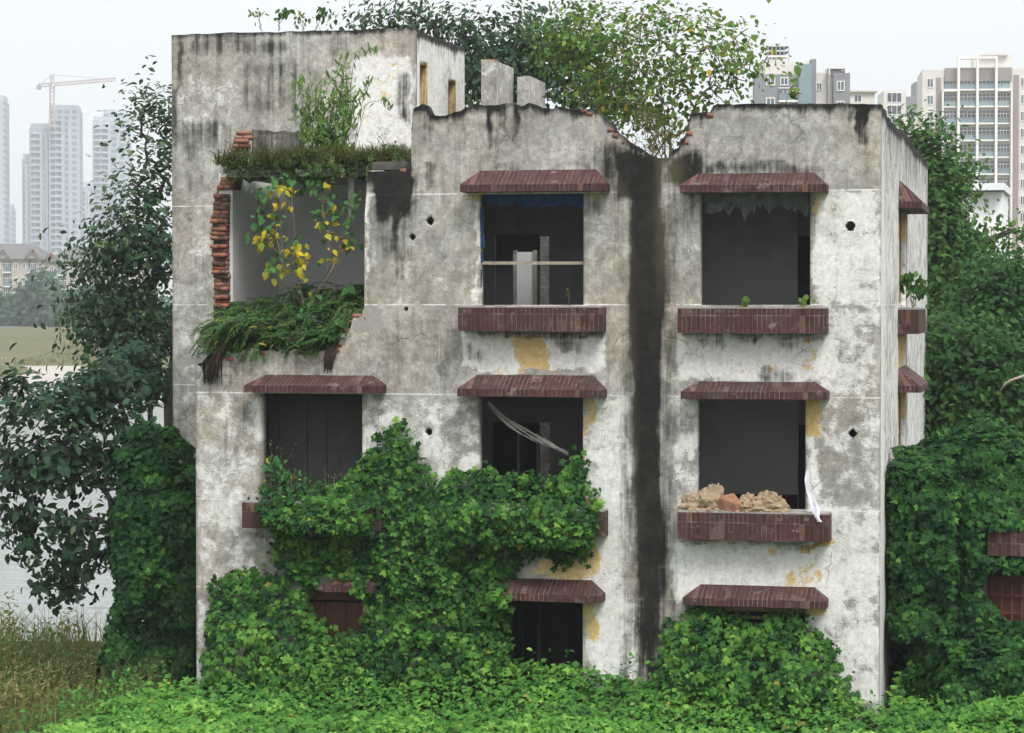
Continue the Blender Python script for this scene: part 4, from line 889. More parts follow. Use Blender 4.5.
# carpet of vine leaves in front of the block
def carpet(n, x0, x1, y0, y1, hfun, bright, size):
    x = rng.uniform(x0, x1, n); y = rng.uniform(y0, y1, n); cl = fbm(x*1.3, y*1.3, s=420, o=4); c2 = fbm(x*.45, y*.45, s=421, o=2)
    z = hgt(x, y)+hfun(x, y)*(.55+.6*c2)+.42*(cl-.5)+rng.normal(0, .05, n)
    nr = np.stack([rng.normal(0, .4, n), -.35+rng.normal(0, .4, n), np.ones(n)], -1)
    tint = .30+bright+.9*(cl-.32)+.12*sstep(-1., -4., y)+rng.normal(0, .15, n)+(rng.random(n) < .06)*.25
    return np.stack([x, y, z], -1), nr, size*rng.uniform(.55, 1.5, n), tint
L = Leaves()
def hf(x, y): return .16+.40*sstep(-1.6, -.2, y)*sstep(-12.4, -11.4, x)*(1-.9*sstep(-3.2, -2.4, x))+.10*sstep(-4.5, -2.5, y)
for frac, lift, dk in ((1., 0, 0), (.6, -.16, -.12)):
    p, nr, sz, ti = carpet(int(34000*frac), -15.4, 3, -6.2, .1, hf, .02, .10); p[:, 2] += lift
    kp = p[:, 0] > -14.6+1.6*(fbm(p[:, 1]*.9, p[:, 0]*.9, s=440)-.5)*2+rng.normal(0, .25, len(p)); p, nr, sz, ti = p[kp], nr[kp], sz[kp], ti[kp]; L.add(p, nr, sz, LOBE2, ti, (rng.random(len(p)) < .005)*rng.uniform(.55, .9, len(p)), droop=.35)
p, nr, sz, ti = carpet(5000, -2.2, 3.5, -1, 1.5, lambda x, y: .45+0*x, 0, .105); L.add(p, nr, sz, LOBE2, ti, None, droop=.35)
n = 900; x = rng.uniform(-13.5, 2, n); y = rng.uniform(-5, -.3, n); kq = fbm(x*1.1, y*1.1, s=441) > .52; x, y = x[kq], y[kq]
for q in range(5): L.add(np.stack([x+rng.normal(0, .06, len(x)), y+rng.normal(0, .06, len(x)), hgt(x, y)+hf(x, y)+.12+.07*q+rng.normal(0, .03, len(x))], -1), rng.normal(0, .6, (len(x), 3))+[0, -.4, .8], .07*rng.uniform(.6, 1.4, len(x)), OVAL, .45+rng.normal(0, .2, len(x)), None, droop=.6)
tag(L.build('creeper_ground_cover', CARPET, None, (-6, -3, 0)), 'bright green creeper leaves carpeting the ground in front of the ruin', None, None, 'stuff')
# dry grass on the left bank
def grass(name, pts, hmin, hmax, mat, label, lean=.35, w=.012, origin=(0, 0, 0), tint=None):
    n = len(pts); h = rng.uniform(hmin, hmax, n); a = rng.uniform(0, 2*math.pi, n); l = rng.uniform(0, lean, n)*h
    d = np.stack([np.cos(a), np.sin(a), 0*a], -1); sd = np.stack([-np.sin(a), np.cos(a), 0*a], -1); r = rng.uniform(0, 2*math.pi, n); sd = np.stack([np.cos(r), np.sin(r)*.3, 0*r], -1)
    V = []
    for t, ww in ((0, 1.), (.5, .9), (1., .12)):
        c = pts+d*(l*t*t)[:, None]+np.array([0, 0, 1.])*(h*(t-.12*t*t*l/h))[:, None]
        V += [c-sd*w*ww, c+sd*w*ww]
    V = np.stack(V, 1).reshape(-1, 3); b = (np.arange(n)*6)[:, None]
    T = np.concatenate([b+np.array([[0, 1, 3]]), b+np.array([[0, 3, 2]]), b+np.array([[2, 3, 5]]), b+np.array([[2, 5, 4]])], 0)
    ti = rng.random(n) if tint is None else tint
    return tag(np_mesh(name, V, T, mat, None, {'tint': np.repeat(ti, 6), 'age': np.zeros(n*6)}, origin=np.array(origin, float)), label, None, None, 'stuff')
n = 11000; x = rng.uniform(-21, -13.2, n); y = rng.uniform(-4, 10, n); k = fbm(x*.7, y*.7, s=430)
kp = (k > .38) | (rng.random(n) < .3); x, y, k = x[kp], y[kp], k[kp]
pts = np.stack([x, y, hgt(x, y)-.05], -1)
o = grass('dry_grass', pts, .25, .95, STRAW, 'tall dry straw coloured grass on the left river bank', .9, .010, (-17, 3, -1), np.clip(.35+.8*(fbm(x*.5, y*.5, s=431)-.5)+rng.normal(0, .25, len(x)), 0, 1))
L = Leaves(); n = 2600; x = rng.uniform(-21.5, -15., n); y = rng.uniform(1, 10, n); k = fbm(x*.9, y*.9, s=434); kp = k > .47; x, y = x[kp], y[kp]; hh = rng.uniform(.45, 1.15, len(x))
for q in range(7): L.add(np.stack([x+rng.normal(0, .07, len(x)), y+rng.normal(0, .07, len(x)), hgt(x, y)+hh-.07*q+rng.normal(0, .03, len(x))], -1), rng.normal(0, .6, (len(x), 3))+[0, -.6, .4], .075*rng.uniform(.6, 1.5, len(x)), LANCE if q < 4 else OVAL, .55+.3*(q < 3)+rng.normal(0, .2, len(x)), None, .5)
tag(L.build('seed_heads', STRAW, None, (-18, 6, -1)), 'pale seed heads and withered leaves above the dry grass of the left bank', None, None, 'stuff')
L = Leaves(); n = 16000; x = rng.uniform(-21, -13.3, n); y = rng.uniform(-4, 9, n); k = fbm(x*.8, y*.8, s=432); kp = k > .42; x, y, k = x[kp], y[kp], k[kp]
L.add(np.stack([x, y, hgt(x, y)+rng.uniform(.0, .2+.75*fbm(x*1.3, y*1.3, s=435))], -1), rng.normal(0, .5, (len(x), 3))+[0, -.3, 1], .085*rng.uniform(.5, 1.4, len(x)), OVAL, rng.random(len(x)))
tag(L.build('bank_weeds', MIDLEAF, None, (-17, 2, -1)), 'low green weeds mixed into the dry grass of the left bank', None, None, 'stuff')
# ------------------------------------------------------------------ trees
def tree(name, label, base, blobs, nclus, lpc, clr, lsize, tmpl, mat, bark=BARK, cat='tree', group=None, trunk_r=.12, age=0., droop=.8, hollow=.55, tint0=.45, tvar=.16, fork=None, twig=.006, up=.55, vis=None, stems=1, lvar=.45):
    """blobs: (centre, radii): clumps fill them; limbs grow to each clump from the nearest part of the skeleton"""
    base = np.array(base, float); cl = []
    vol = np.array([np.prod(r)**.67 for c, r in blobs]); pr = vol/vol.sum()
    for i in range(nclus):
        c, r = blobs[rng.choice(len(blobs), p=pr)]
        d = unit(rng.normal(0, 1, 3)); q = (hollow+(1-hollow)*rng.random())**.6
        if rng.random() < .25: q = rng.random()**.5
        cl.append(np.array(c)+d*q*np.array(r))
    cl = np.array(cl); mid = np.array([np.array(c) for c, r in blobs]).mean(0)
    fk = np.array(fork, float) if fork is not None else base*.35+np.array([mid[0], mid[1], mid[2]])*.65
    nodes = []; par = []
    for s in range(stems):
        f = fk+(rng.normal(0, .35, 3)*[1, 1, .5] if s else 0); b = base+(rng.normal(0, .18, 3)*[1, 1, 0] if s else 0)
        st = len(nodes); k = 7
        for i in range(k):
            t = i/(k-1); nodes.append(b*(1-t)+f*t+rng.normal(0, .03, 3)*np.linalg.norm(f-b)*.35*(0 < i < k-1)); par.append(st+i-1 if i else -1)
    ends = []
    for c in cl[np.argsort(np.linalg.norm(cl-fk, axis=1))]:
        N = np.array(nodes); dd = np.linalg.norm(N-c, axis=1)+.6*np.maximum(0, N[:, 2]-c[2])
        dd[:2] += 1e3; j = int(dd.argmin()); p = N[j]; L_ = np.linalg.norm(c-p); k = max(2, int(L_/.8)+1); last = j
        for i in range(1, k+1):
            t = i/k; q = p*(1-t)+c*t+np.array([0, 0, .10*L_*math.sin(math.pi*t)])+rng.normal(0, .035, 3)*L_*(i < k)
            nodes.append(q); par.append(last); last = len(nodes)-1
        ends.append(last)
    N = np.array(nodes); cnt = np.zeros(len(N))
    for e in ends:
        while e >= 0: cnt[e] += 1; e = par[e]
    cnt = np.maximum(cnt, 1); rad = np.maximum(twig, trunk_r*(cnt/cnt.max())**.5)
    root = empty(name, label, cat, base, group)
    m = MB(); nn = 5 if len(N) < 3000 else 4
    kids = {}
    for i, p in enumerate(par):
        if p >= 0: kids.setdefault(p, []).append(i)
    seen = set()
    starts = [(i, p) for i, p in enumerate(par) if p < 0]
    stack = [i for i, p in starts]; heads = [(i, None) for i in stack]
    while heads:
        i, p = heads.pop(); ch = ([p] if p is not None else [])+[i]
        while i in kids:
            ks = sorted(kids[i], key=lambda q: -cnt[q]); heads += [(q, i) for q in ks[1:]]; i = ks[0]; ch.append(i)
        if len(ch) > 1:
            r = rad[ch].copy()
            if p is not None: r[0] = min(r[0], r[1]*1.25)
            m.tube(N[ch], r, nn)
    m.build('trunk', bark, root)
    n = nclus*lpc; ci = np.repeat(np.arange(nclus), lpc)
    off = rng.normal(0, 1, (n, 3))*clr*np.array([1, 1, .7]); p = cl[ci]+off
    out = unit(p-mid)*.7+np.array([0, -.25, up])+rng.normal(0, .55, (n, 3))
    tb = fbm(cl[:, 0]*1.2, cl[:, 1]*1.2, cl[:, 2]*1.2, s=int(abs(base[0])*7) % 50)[ci]
    tint = tint0+.5*(tb-.5)+rng.normal(0, tvar, n)
    ag = (rng.random(n) < age)*rng.uniform(.55, 1., n) if age else None
    if vis is not None:
        kp = vis(p); p, out, tint = p[kp], out[kp], tint[kp]; ag = ag[kp] if ag is not None else None
    Leaves().add(p, out, lsize*rng.uniform(1-lvar, 1+lvar, len(p)), tmpl, tint, ag, droop).build('crown', mat, root)
    return root
def blob(px, py, rx, ry, Y, ryd=None):
    c = P(px, py, Y); s = (Y+D)/F/.95; return (c, (rx*s, (ryd if ryd is not None else rx*s), ry*s))
# left, behind the end wall
tree('broadleaf_tree', 'tall airy dark tree behind the left edge of the ruin with the towers showing through', (X_(165, 9), 9, -2.), [blob(*q, 9.) for q in [(150, 112, 16, 32), (162, 165, 22, 40), (140, 205, 30, 38), (160, 250, 40, 42), (112, 248, 34, 24), (118, 300, 42, 34), (150, 330, 50, 30), (95, 268, 24, 16), (100, 335, 36, 18), (85, 305, 20, 14), (170, 120, 20, 30)]],
     400, 15, .32, .12, OVAL, DARKLEAF, trunk_r=.12, droop=.8, fork=P(180, 330, 9), tint0=.55, tvar=.25, hollow=.1, lvar=.4, twig=.008)
tree('broadleaf_tree', 'dark spreading tree leaning out over the river at the left edge', (X_(128, 2.9), 2.9, -1.2), [blob(*q, 3.2) for q in [(70, 408, 42, 26), (105, 385, 28, 18), (25, 410, 28, 30), (20, 470, 32, 40), (60, 470, 40, 50), (80, 540, 40, 40), (35, 540, 26, 30), (60, 585, 26, 20), (10, 385, 14, 14), (5, 520, 14, 30), (90, 450, 40, 40), (125, 410, 30, 30)]],
     240, 17, .20, .145, OVAL, DARKLEAF, trunk_r=.06, droop=1.0, fork=P(110, 500, 3.2), tint0=.42, hollow=.1)
tree('small_tree', 'thin leaning sapling crown just above the creeper column beside the left wall', (X_(150, 5), 5, -1.5), [blob(*q, 5.) for q in [(130, 365, 26, 14), (155, 380, 16, 16), (110, 375, 26, 12), (85, 395, 16, 18)]], 50, 24, .17, .16, OVAL, DARKLEAF, trunk_r=.05, fork=P(150, 420, 5), tint0=.5, droop=1.)
# roof: light shrub tree behind the broken parapet, dark tree beyond
tree('roof_tree', 'bushy light green small tree on the roof right of the plaster pillars', (X_(612, 2.6), 2.6, 8.1), [blob(*q, 2.7) for q in [(566, 48, 30, 32), (604, 38, 42, 28), (596, 85, 34, 26), (632, 62, 30, 44), (618, 108, 30, 22), (584, 18, 34, 10), (556, 42, 18, 22)]],
     200, 12, .19, .070, HEART, LIGHTLEAF, bark=BARKL, trunk_r=.028, age=.012, droop=.7, hollow=.05, tint0=.5, tvar=.24, fork=P(615, 125, 2.7), twig=.007, stems=4)
tree('roof_sapling', 'airy many stemmed sapling with scattered leaves on the roof behind the gap in the parapet', (X_(662, 1.8), 1.8, 8.1), [blob(*q, 1.9) for q in [(690, 60, 78, 46), (725, 42, 44, 34), (655, 35, 46, 26), (700, 100, 40, 26), (742, 62, 26, 26), (655, 118, 34, 30), (640, 90, 40, 40), (672, 20, 60, 12), (685, 125, 12, 16)]],
     200, 8, .20, .080, HEART, LIGHTLEAF, bark=BARKL, trunk_r=.026, age=.035, droop=.7, hollow=.05, tint0=.5, tvar=.24, fork=P(662, 128, 1.9), twig=.008, stems=7)
tree('dry_shrub', 'brownish feathery shrub below the sapling in the notch of the parapet', (X_(652, 1.1), 1.1, 8.1), [blob(*q, 1.2) for q in [(650, 128, 14, 24), (646, 110, 12, 18), (672, 135, 7, 12)]], 46, 26, .09, .05, LANCE, STRAW, bark=BARKL, trunk_r=.02, twig=.004, tint0=.55, stems=2)
tree('broadleaf_tree', 'dark green tree beyond the roof behind the pair of plaster pillars', (X_(500, 18), 18, .5), [blob(*q, 18) for q in [(490, 45, 46, 30), (530, 40, 40, 32), (450, 28, 36, 14), (400, 22, 40, 12), (365, 20, 28, 9), (510, 85, 50, 30), (560, 60, 40, 40), (470, 80, 30, 30), (345, 27, 18, 5), (600, 90, 40, 40), (525, 18, 22, 10)]],
     270, 24, .36, .13, OVAL, DARKLEAF, trunk_r=.16, tint0=.6, hollow=.15, fork=P(500, 150, 18))
# right hand hillside
for i, (lab, base, bl, nc, lpc, cr, ls, mt, t0, Y) in enumerate([
    ('bright tree at the right end of the ruin with the white flats above it', 950, [(922, 150, 20, 22), (938, 178, 18, 30), (930, 215, 22, 40), (964, 280, 40, 22), (935, 260, 30, 46), (960, 300, 50, 34), (915, 230, 20, 50), (905, 138, 10, 12), (938, 235, 16, 16)], 420, 44, .36, .135, MIDLEAF, .62, 22),
    ('dull green bushy tree at the far right edge below the white house', 1000, [(1008, 284, 30, 20), (1010, 320, 40, 40), (985, 330, 36, 26)], 230, 54, .34, .13, MIDLEAF, .42, 19),
    ('dark rounded tree low behind the outbuilding at the right', 960, [(955, 360, 46, 36), (990, 400, 46, 36), (935, 400, 30, 44), (960, 430, 50, 24), (1015, 380, 30, 30)], 330, 50, .30, .13, MIDLEAF, .45, 13),
    ('feathery pale tree in front of the white house on the right', 945, [(1010, 232, 10, 6), (948, 180, 10, 14), (966, 166, 8, 6), (958, 248, 26, 6)], 22, 50, .34, .14, MIDLEAF, .75, 30)]):
    tree('hillside_tree', lab, (X_(base, Y), Y, float(hgt(X_(base, Y), Y))), [blob(*q, Y) for q in bl], nc, lpc, cr, ls, OVAL if i != 1 else RHW, mt, trunk_r=.2, tint0=t0, hollow=.3, droop=.6, group='trees on the slope right of the ruin')
for j, (px, py, r, Y, lab) in enumerate([(1046, 318, 56, 40, 'tall grey green tree cut by the right edge behind the nearer bushes'), (905, 330, 70, 50, 'broad tree hidden mostly by the right wall of the ruin')]):
    tree('hillside_tree', lab, (X_(px, Y), Y, float(hgt(X_(px, Y), Y))), [blob(px, py, r*.7, r, Y), blob(px-r*.4, py+r*.5, r*.7, r*.6, Y)], 170, 44, .5, .26, RHW, MIDLEAF, trunk_r=.25, tint0=.4, group='trees on the slope right of the ruin')
L = Leaves(); n = 16000; x = rng.uniform(-2, 7, n); y = rng.uniform(6, 24, n); z = hgt(x, y)+rng.uniform(.2, 1.4, n)*(fbm(x*.6, y*.6, s=450)+.5)
L.add(np.stack([x, y, z], -1), rng.normal(0, .5, (n, 3))+[0, -.6, .8], .16*rng.uniform(.5, 1.4, n), LOBE2, .25+.5*(fbm(x*1.1, y*1.1, s=451)-.4)+rng.normal(0, .12, n))
tag(L.build('hillside_undergrowth', IVY, None, (1, 12, 0)), 'dark green undergrowth covering the slope right of the ruin', None, None, 'stuff')
m = MB(); pts = [P(1030, 374, 11), P(1012, 380, 11), P(1006, 383, 11), P(1000, 391, 11)]; m.tube(pts, [.03, .025, .02, .01], 5)
tag(m.build('bare_branch', plain('pale_dead_wood', (.35, .28, .22), .2, .9, 12)), 'pale dead branch poking out of the dark leaves at the right edge', 'branch')
# the yellowing sapling in the broken room
yt = empty('yellowing_sapling', 'young broad leafed sapling with bright yellow lower leaves growing in the broken top left room', 'sapling', P(303, 345, .45))
m = MB(); stems = [([(308, 348), (305, 310), (296, 270), (294, 225), (290, 185)], .020), ([(305, 312), (293, 290), (282, 262), (276, 235)], .012), ([(307, 330), (318, 290), (332, 270), (344, 240), (352, 215)], .014), ([(318, 290), (333, 262), (328, 235), (322, 205)], .009), ([(332, 270), (342, 262), (350, 250)], .008), ([(296, 270), (270, 245), (255, 225)], .008), ([(294, 240), (312, 215)], .006)]
for st, r in stems:
    pts = [P(a, b, .45+.25*math.sin(a*.13)) for a, b in st]; m.tube(pts, np.linspace(r, r*.45, len(pts)), 5)
YM = m; SP = np.concatenate([np.stack([np.interp(np.linspace(0, 1, 20), np.linspace(0, 1, len(st)), np.array(st, float)[:, i]) for i in (0, 1)], -1) for st, r in stems])
L = Leaves()
for (px, py, rx, ry, n, yl) in [(290, 185, 26, 9, 16, .25), (292, 192, 18, 8, 9, .85), (277, 205, 12, 8, 7, .9), (262, 208, 10, 12, 6, 0), (268, 222, 16, 10, 8, .45), (268, 240, 16, 8, 10, .95), (258, 246, 8, 5, 4, .9), (280, 250, 14, 10, 9, .8), (300, 245, 12, 12, 8, .5), (322, 212, 12, 9, 8, .35), (318, 222, 12, 8, 7, .9), (335, 215, 10, 10, 6, .3), (345, 225, 14, 12, 9, .25), (345, 246, 14, 8, 7, .95), (352, 245, 8, 8, 5, .2), (333, 255, 12, 6, 4, .85), (298, 262, 14, 8, 9, .8), (296, 272, 12, 7, 6, .9), (270, 270, 8, 6, 5, .5), (282, 276, 9, 5, 5, .9), (276, 262, 8, 8, 4, .1), (322, 265, 7, 5, 3, .2), (333, 240, 9, 6, 4, .4), (303, 277, 3, 3, 2, .9), (273, 284, 4, 3, 2, .9), (355, 200, 6, 8, 4, .0), (250, 236, 6, 3, 2, .1), (330, 198, 9, 4, 5, 0), (348, 290, 5, 3, 3, .4), (299, 283, 5, 3, 1, .9), (300, 170, 12, 4, 5, 0), (292, 178, 22, 6, 9, .1), (262, 194, 10, 8, 6, .05), (322, 188, 12, 6, 7, .1), (346, 206, 12, 8, 7, .1), (272, 230, 12, 8, 5, .2), (310, 300, 12, 8, 5, .1), (296, 318, 12, 8, 5, .05), (330, 228, 10, 8, 5, .3)]:
    n = int(n*1.35); p = np.array([P(px+rng.normal(0, rx*.55), py+rng.normal(0, ry*.6), .45+rng.normal(0, .14)) for _ in range(n)])
    for q in range(max(1, n//3)):
        k = np.argmin(np.hypot(SP[:, 0]-px, (SP[:, 1]-py-5))+rng.uniform(0, 5, len(SP))); a = P(SP[k, 0], SP[k, 1], .45+.25*math.sin(SP[k, 0]*.13)); YM.tube([a, (a+p[q])/2+np.array([0, 0, .04]), p[q]], [.006, .005, .003], 4)
    ag = (rng.random(n) < yl*.85)*rng.uniform(.55, 1., n)
    L.add(p, rng.normal(0, .45, (n, 3))+[.1, -.75, .65], .106*rng.uniform(.6, 1.4, n), HEART, .5+rng.normal(0, .2, n), ag, 1.2, .6)
YM.build('trunk', BARKL, yt); L.build('crown', MULB, yt)
# hanging undergrowth in the broken room, and roots
def fronds(name, label, items, mat, leaf=.06, cat='fern', pairs=9, age=.03, tint0=.4, stem=BARKL, parent_loc=None, tmpl=LANCE):
    """items: (px,py,Y,length,azimuth,droop)"""
    L = Leaves(); m = MB(); 
    for (px, py, Y, ln, az, dr) in items:
        p = P(px, py, Y); d = np.array([math.cos(az), -abs(math.sin(az))*.9, rng.uniform(.1, .8)]); d /= np.linalg.norm(d); pts = [p]; 
        for k in range(pairs):
            d = d+np.array([0, 0, -dr/pairs*1.6]); d /= np.linalg.norm(d); pts.append(pts[-1]+d*ln/pairs)
        pts = np.array(pts); m.tube(pts, np.linspace(.005, .002, len(pts)), 3)
        mid = pts[1:]; dd = unit(np.diff(pts, axis=0)); sd = unit(np.cross(dd, [0, 0, 1.])+1e-6)
        t0 = tint0+rng.normal(0, .15)
        for s in (-1, 1):
            c = mid+sd*s*leaf*.55; nr = np.cross(sd*s, dd)*s+rng.normal(0, .25, mid.shape)
            V, T, kk = leaves(c, nr+[0, -.3, .3], leaf*rng.uniform(.8, 1.5, len(c)), tmpl, 0, .01)
            L.add(c, nr+[0, -.35, .35], leaf*rng.uniform(.9, 1.7, len(c)), tmpl, t0+rng.normal(0, .1, len(c)), (rng.random(len(c)) < age)*.8, .6, .5)
    root = empty(name, label, cat, P(items[0][0], items[0][1], items[0][2])); m.build('stem', stem, root); L.build('foliage', mat, root); return root
it = []
for _ in range(420):
    px = rng.uniform(222, 364); top = np.interp(px, [222, 240, 280, 300, 330, 364], [318, 300, 296, 286, 284, 286]); bot = np.interp(px, [222, 235, 260, 300, 330, 350, 364], [340, 345, 350, 340, 338, 318, 305])
    py = rng.uniform(top, bot); it.append((px, py, .2+.9*(bot-py)/(bot-top+1)+rng.uniform(-.1, .1), rng.uniform(.25, .55), rng.uniform(-math.pi, math.pi), rng.uniform(.5, 2.)))
for _ in range(60):
    px = rng.uniform(268, 345); it.append((px, rng.uniform(332, 346)-.35*max(0, px-325), rng.uniform(-.08, .2), rng.uniform(.15, .34), rng.uniform(2.0, 4.2), rng.uniform(.6, 1.6)))
for _ in range(70):
    px = rng.uniform(215, 270); it.append((px, rng.uniform(318, 338), rng.uniform(-.1, .3), rng.uniform(.3, .6), rng.uniform(2.2, 3.1), rng.uniform(.9, 1.8)))
fronds('fern_bank', 'dense green ferny undergrowth spilling over the broken sill of the top left room', it, FERN, .075, 'fern', 10, .02, .33)
m = MB(); 
for (a, b, c, d) in [(228, 205, 345, 382)]:
    for i in range(60):
        s = rng.random(); x0 = 224-12*s+rng.normal(0, 3); pts = [P(x0, 345+8*s, -.03-.1*rng.random()), P(x0-5+rng.normal(0, 2), 358+8*s, -.08), P(x0-8+rng.normal(0, 2.5), rng.uniform(366, 386), -.06)]; m.tube(pts, [.018, .014, .005], 4)
tag(m.build('hanging_roots', ROOTM, None, P(212, 345, -.05)), 'dark hanging root mat at the left corner of the broken sill', 'roots')
m = MB()
for i in range(26):
    x0 = rng.uniform(326, 336); pts = [P(x0+1, 344, -.03), P(x0-1+rng.normal(0, 1), 356, -.07), P(x0-3+rng.normal(0, 1.5), rng.uniform(360, 374), -.05)]; m.tube(pts, [.014, .012, .004], 4)
tag(m.build('hanging_roots', ROOTM, None, P(331, 345, -.05)), 'short dark root tuft hanging near the right end of the broken sill', 'roots')
lump('soil_heap', (PX(296, .8), .85, 5.2), (1.35, .75, .48), SOIL, 'dark soil heap under the ferns in the broken top left room', 'soil', None, 141, 4)
# weeds on the roof edge
n = 4200; x = rng.uniform(PX(226, .9), PX(412, .9), n); y = rng.uniform(.36, 1.3, n); k = fbm(x*3.2, y*3, s=460); kp = rng.random(n) < sstep(.3, .6, k)+.12; x, y, k = x[kp], y[kp], k[kp]; n = len(x)
z0w = zs_+.10
o = grass('roof_weeds', np.stack([x, y, np.full(n, z0w)+.14*k], -1), .05, .34, WEED, 'brown green weeds and moss matted along the broken roof edge', 1.5, .010, P(320, 165, .8), np.clip(.3+1.1*(k-.5)+rng.normal(0, .2, n), 0, 1))
L = Leaves(); n = 3600; x = rng.uniform(PX(228, .6), PX(412, .6), n); y = rng.uniform(.34, 1.2, n); k = fbm(x*2.4, y*2, s=461); z = z0w+.0+rng.uniform(-.16, .34, n)*(.2+1.4*k**1.5)
L.add(np.stack([x, y, z], -1), rng.normal(0, .5, (n, 3))+[0, -.5, .8], .06*rng.uniform(.6, 1.5, n), OVAL, .1+.9*(k-.3)+rng.normal(0, .15, n))
tag(L.build('roof_moss_leaves', leaf_mat('mossy_leaf', [(0., (.026, .030, .011)), (.5, (.055, .085, .020)), (1., (.14, .21, .04))], .25), None, P(320, 165, .8)), 'small dark leaves matted among the roof edge weeds', None, None, 'stuff')
lump('roof_soil', (PX(326, .9), .98, z0w+.04), (1.22, .40, .22), SOIL, 'dark soil bank under the weeds on the broken roof edge', 'soil', None, 143, 4)
it = []
for _ in range(120):
    px = rng.uniform(232, 411); it.append((px, rng.uniform(155, 166), rng.uniform(.42, .6), rng.uniform(.12, .34)*(.5+fbm(px*.06, 0., s=470)), rng.uniform(-math.pi, math.pi), rng.uniform(1., 2.4)))
fronds('trailing_fern', 'small ferns trailing over the broken concrete roof edge', it, FERN, .045, 'fern', 7, .05, .38)
def shrub(name, label, base, stems, nl, ls, tmpl, mat, cat='shrub', spread=.12, age=0., tint0=.5, droop=1.4, r=.012, bark=BARKL, start=.15):
    root = empty(name, label, cat, base); m = MB(); L = Leaves()
    for st in stems:
        pts = np.array(st, float); t = np.linspace(0, 1, len(pts)); b0 = np.array(base, float)-[0, 0, .01]
        if .01 < np.linalg.norm(pts[0]-b0): m.tube([b0, (b0+pts[0])/2-[0, 0, .01], pts[0]], r*.8, 4)
        tt = np.linspace(0, 1, 14)
        q = np.stack([np.interp(tt, t, pts[:, i]) for i in range(3)], -1); q[1:-1] += rng.normal(0, .012, q[1:-1].shape); m.tube(q, np.linspace(r, r*.25, 14), 4)
        s = rng.uniform(start, 1, nl); p = np.stack([np.interp(s, tt, q[:, i]) for i in range(3)], -1)+rng.normal(0, spread, (nl, 3))*[1, 1, .8]
        L.add(p, rng.normal(0, .5, (nl, 3))+[0, -.8, .5], ls*rng.uniform(.6, 1.4, nl), tmpl, tint0+rng.normal(0, .18, nl), (rng.random(nl) < age)*.8 if age else None, droop, .6)
    m.build('stem', bark, root); L.build('foliage', mat, root); return root
Pq = lambda Y, *pp: [P(a, b, Y) for a, b in pp]
shrub('willow_shrub', 'tall feathery light green shrub standing on the roof weeds in front of the tower', P(330, 160, 1.1), [Pq(1.1, (330, 162), (338, 110), (346, 50)), Pq(1.0, (328, 162), (318, 120), (322, 80)), Pq(1.1, (325, 162), (305, 120), (298, 72)), Pq(.9, (335, 160), (350, 115), (356, 88)), Pq(1., (320, 160), (308, 135), (303, 110)), Pq(1.1, (340, 160), (345, 130), (340, 75)), Pq(1., (325, 160), (332, 130), (330, 95)), Pq(1., (335, 162), (325, 140), (312, 95))],
      110, .125, LANCE, LIGHTLEAF, spread=.085, tint0=.42, start=.12, age=0.)
shrub('arching_twig', 'thin arching green twigs reaching right across the pale tower wall', P(350, 160, 1.2), [Pq(1.2, (352, 160), (360, 110), (368, 80), (374, 78)), Pq(1.2, (352, 160), (365, 105), (385, 98), (391, 108)), Pq(1.1, (345, 160), (355, 60), (368, 48), (376, 50))], 24, .09, LANCE, LIGHTLEAF, spread=.035, tint0=.35, start=.45, r=.006)
shrub('bare_twigs', 'bare brown twigs spiking up from the right end of the roof weeds', P(380, 160, .8), [Pq(.8, (372, 162), (378, 140), (388, 128)), Pq(.8, (376, 162), (372, 145), (366, 138)), Pq(.8, (384, 162), (384, 145), (378, 132)), Pq(.8, (380, 164), (392, 146), (398, 140)), Pq(.8, (382, 164), (398, 150), (404, 150))], 3, .04, OVAL, WEED, 'twigs', r=.009, bark=ROOTM)
for lab, px, st, nl, ls, mt in [('dry bare weed twigs at the left on top of the tower', 262, [(262, 31), (258, 18), (250, 11)], 8, .07, STRAW), ('straight green sprig on the tower top beside the dry twigs', 279, [(279, 31), (279.5, 18), (284, 9)], 14, .10, MIDLEAF), ('leaning leafy sprig on the middle of the tower top', 316, [(315, 30), (318, 20), (323, 12)], 12, .10, MIDLEAF), ('wispy pale weed on the tower top between the sprigs', 303, [(303, 31), (302, 24), (297, 14)], 10, .07, STRAW)]:
    shrub('tower_top_weed', lab, P(px, 31, 3.6), [Pq(3.6, *st), Pq(3.6, st[0], (st[1][0]+2, st[1][1]), (st[2][0]+8, st[2][1]+2))], nl, ls, OVAL, mt, 'weed', spread=.06, r=.007, start=.5)
for lab, Y, st, nl, ls, mt, ag in [('tiny lone seedling on the sill of the top right window', -.12, [(745, 306), (745, 301), (746, 298)], 4, .09, LIGHTLEAF, 0), ('small leafy seedling at the right end of the top right sill', -.12, [(800, 306), (802, 302), (804, 300)], 9, .10, LIGHTLEAF, 0), ('thin bent twig rising from the top of the right parapet', .1, [(785, 104), (791, 90), (801, 70)], 8, .12, LIGHTLEAF, 0), ('dark dry stub on top of the right parapet', .1, [(797, 104), (797, 98), (796, 95)], 4, .08, WEED, 0), ('dead stalk on the sill of the top middle window', -.1, [(570, 306), (568, 296), (569, 288)], 4, .05, WEED, 0)]:
    shrub('sill_seedling' if 'sill' in lab else 'parapet_twig', lab, P(st[0][0], st[0][1], Y), [Pq(Y, *st)], nl, ls, HEART, mt, 'seedling', spread=.04, r=.006, start=.4)
pp = np.array([X1+.2, 4.6, 5.95])
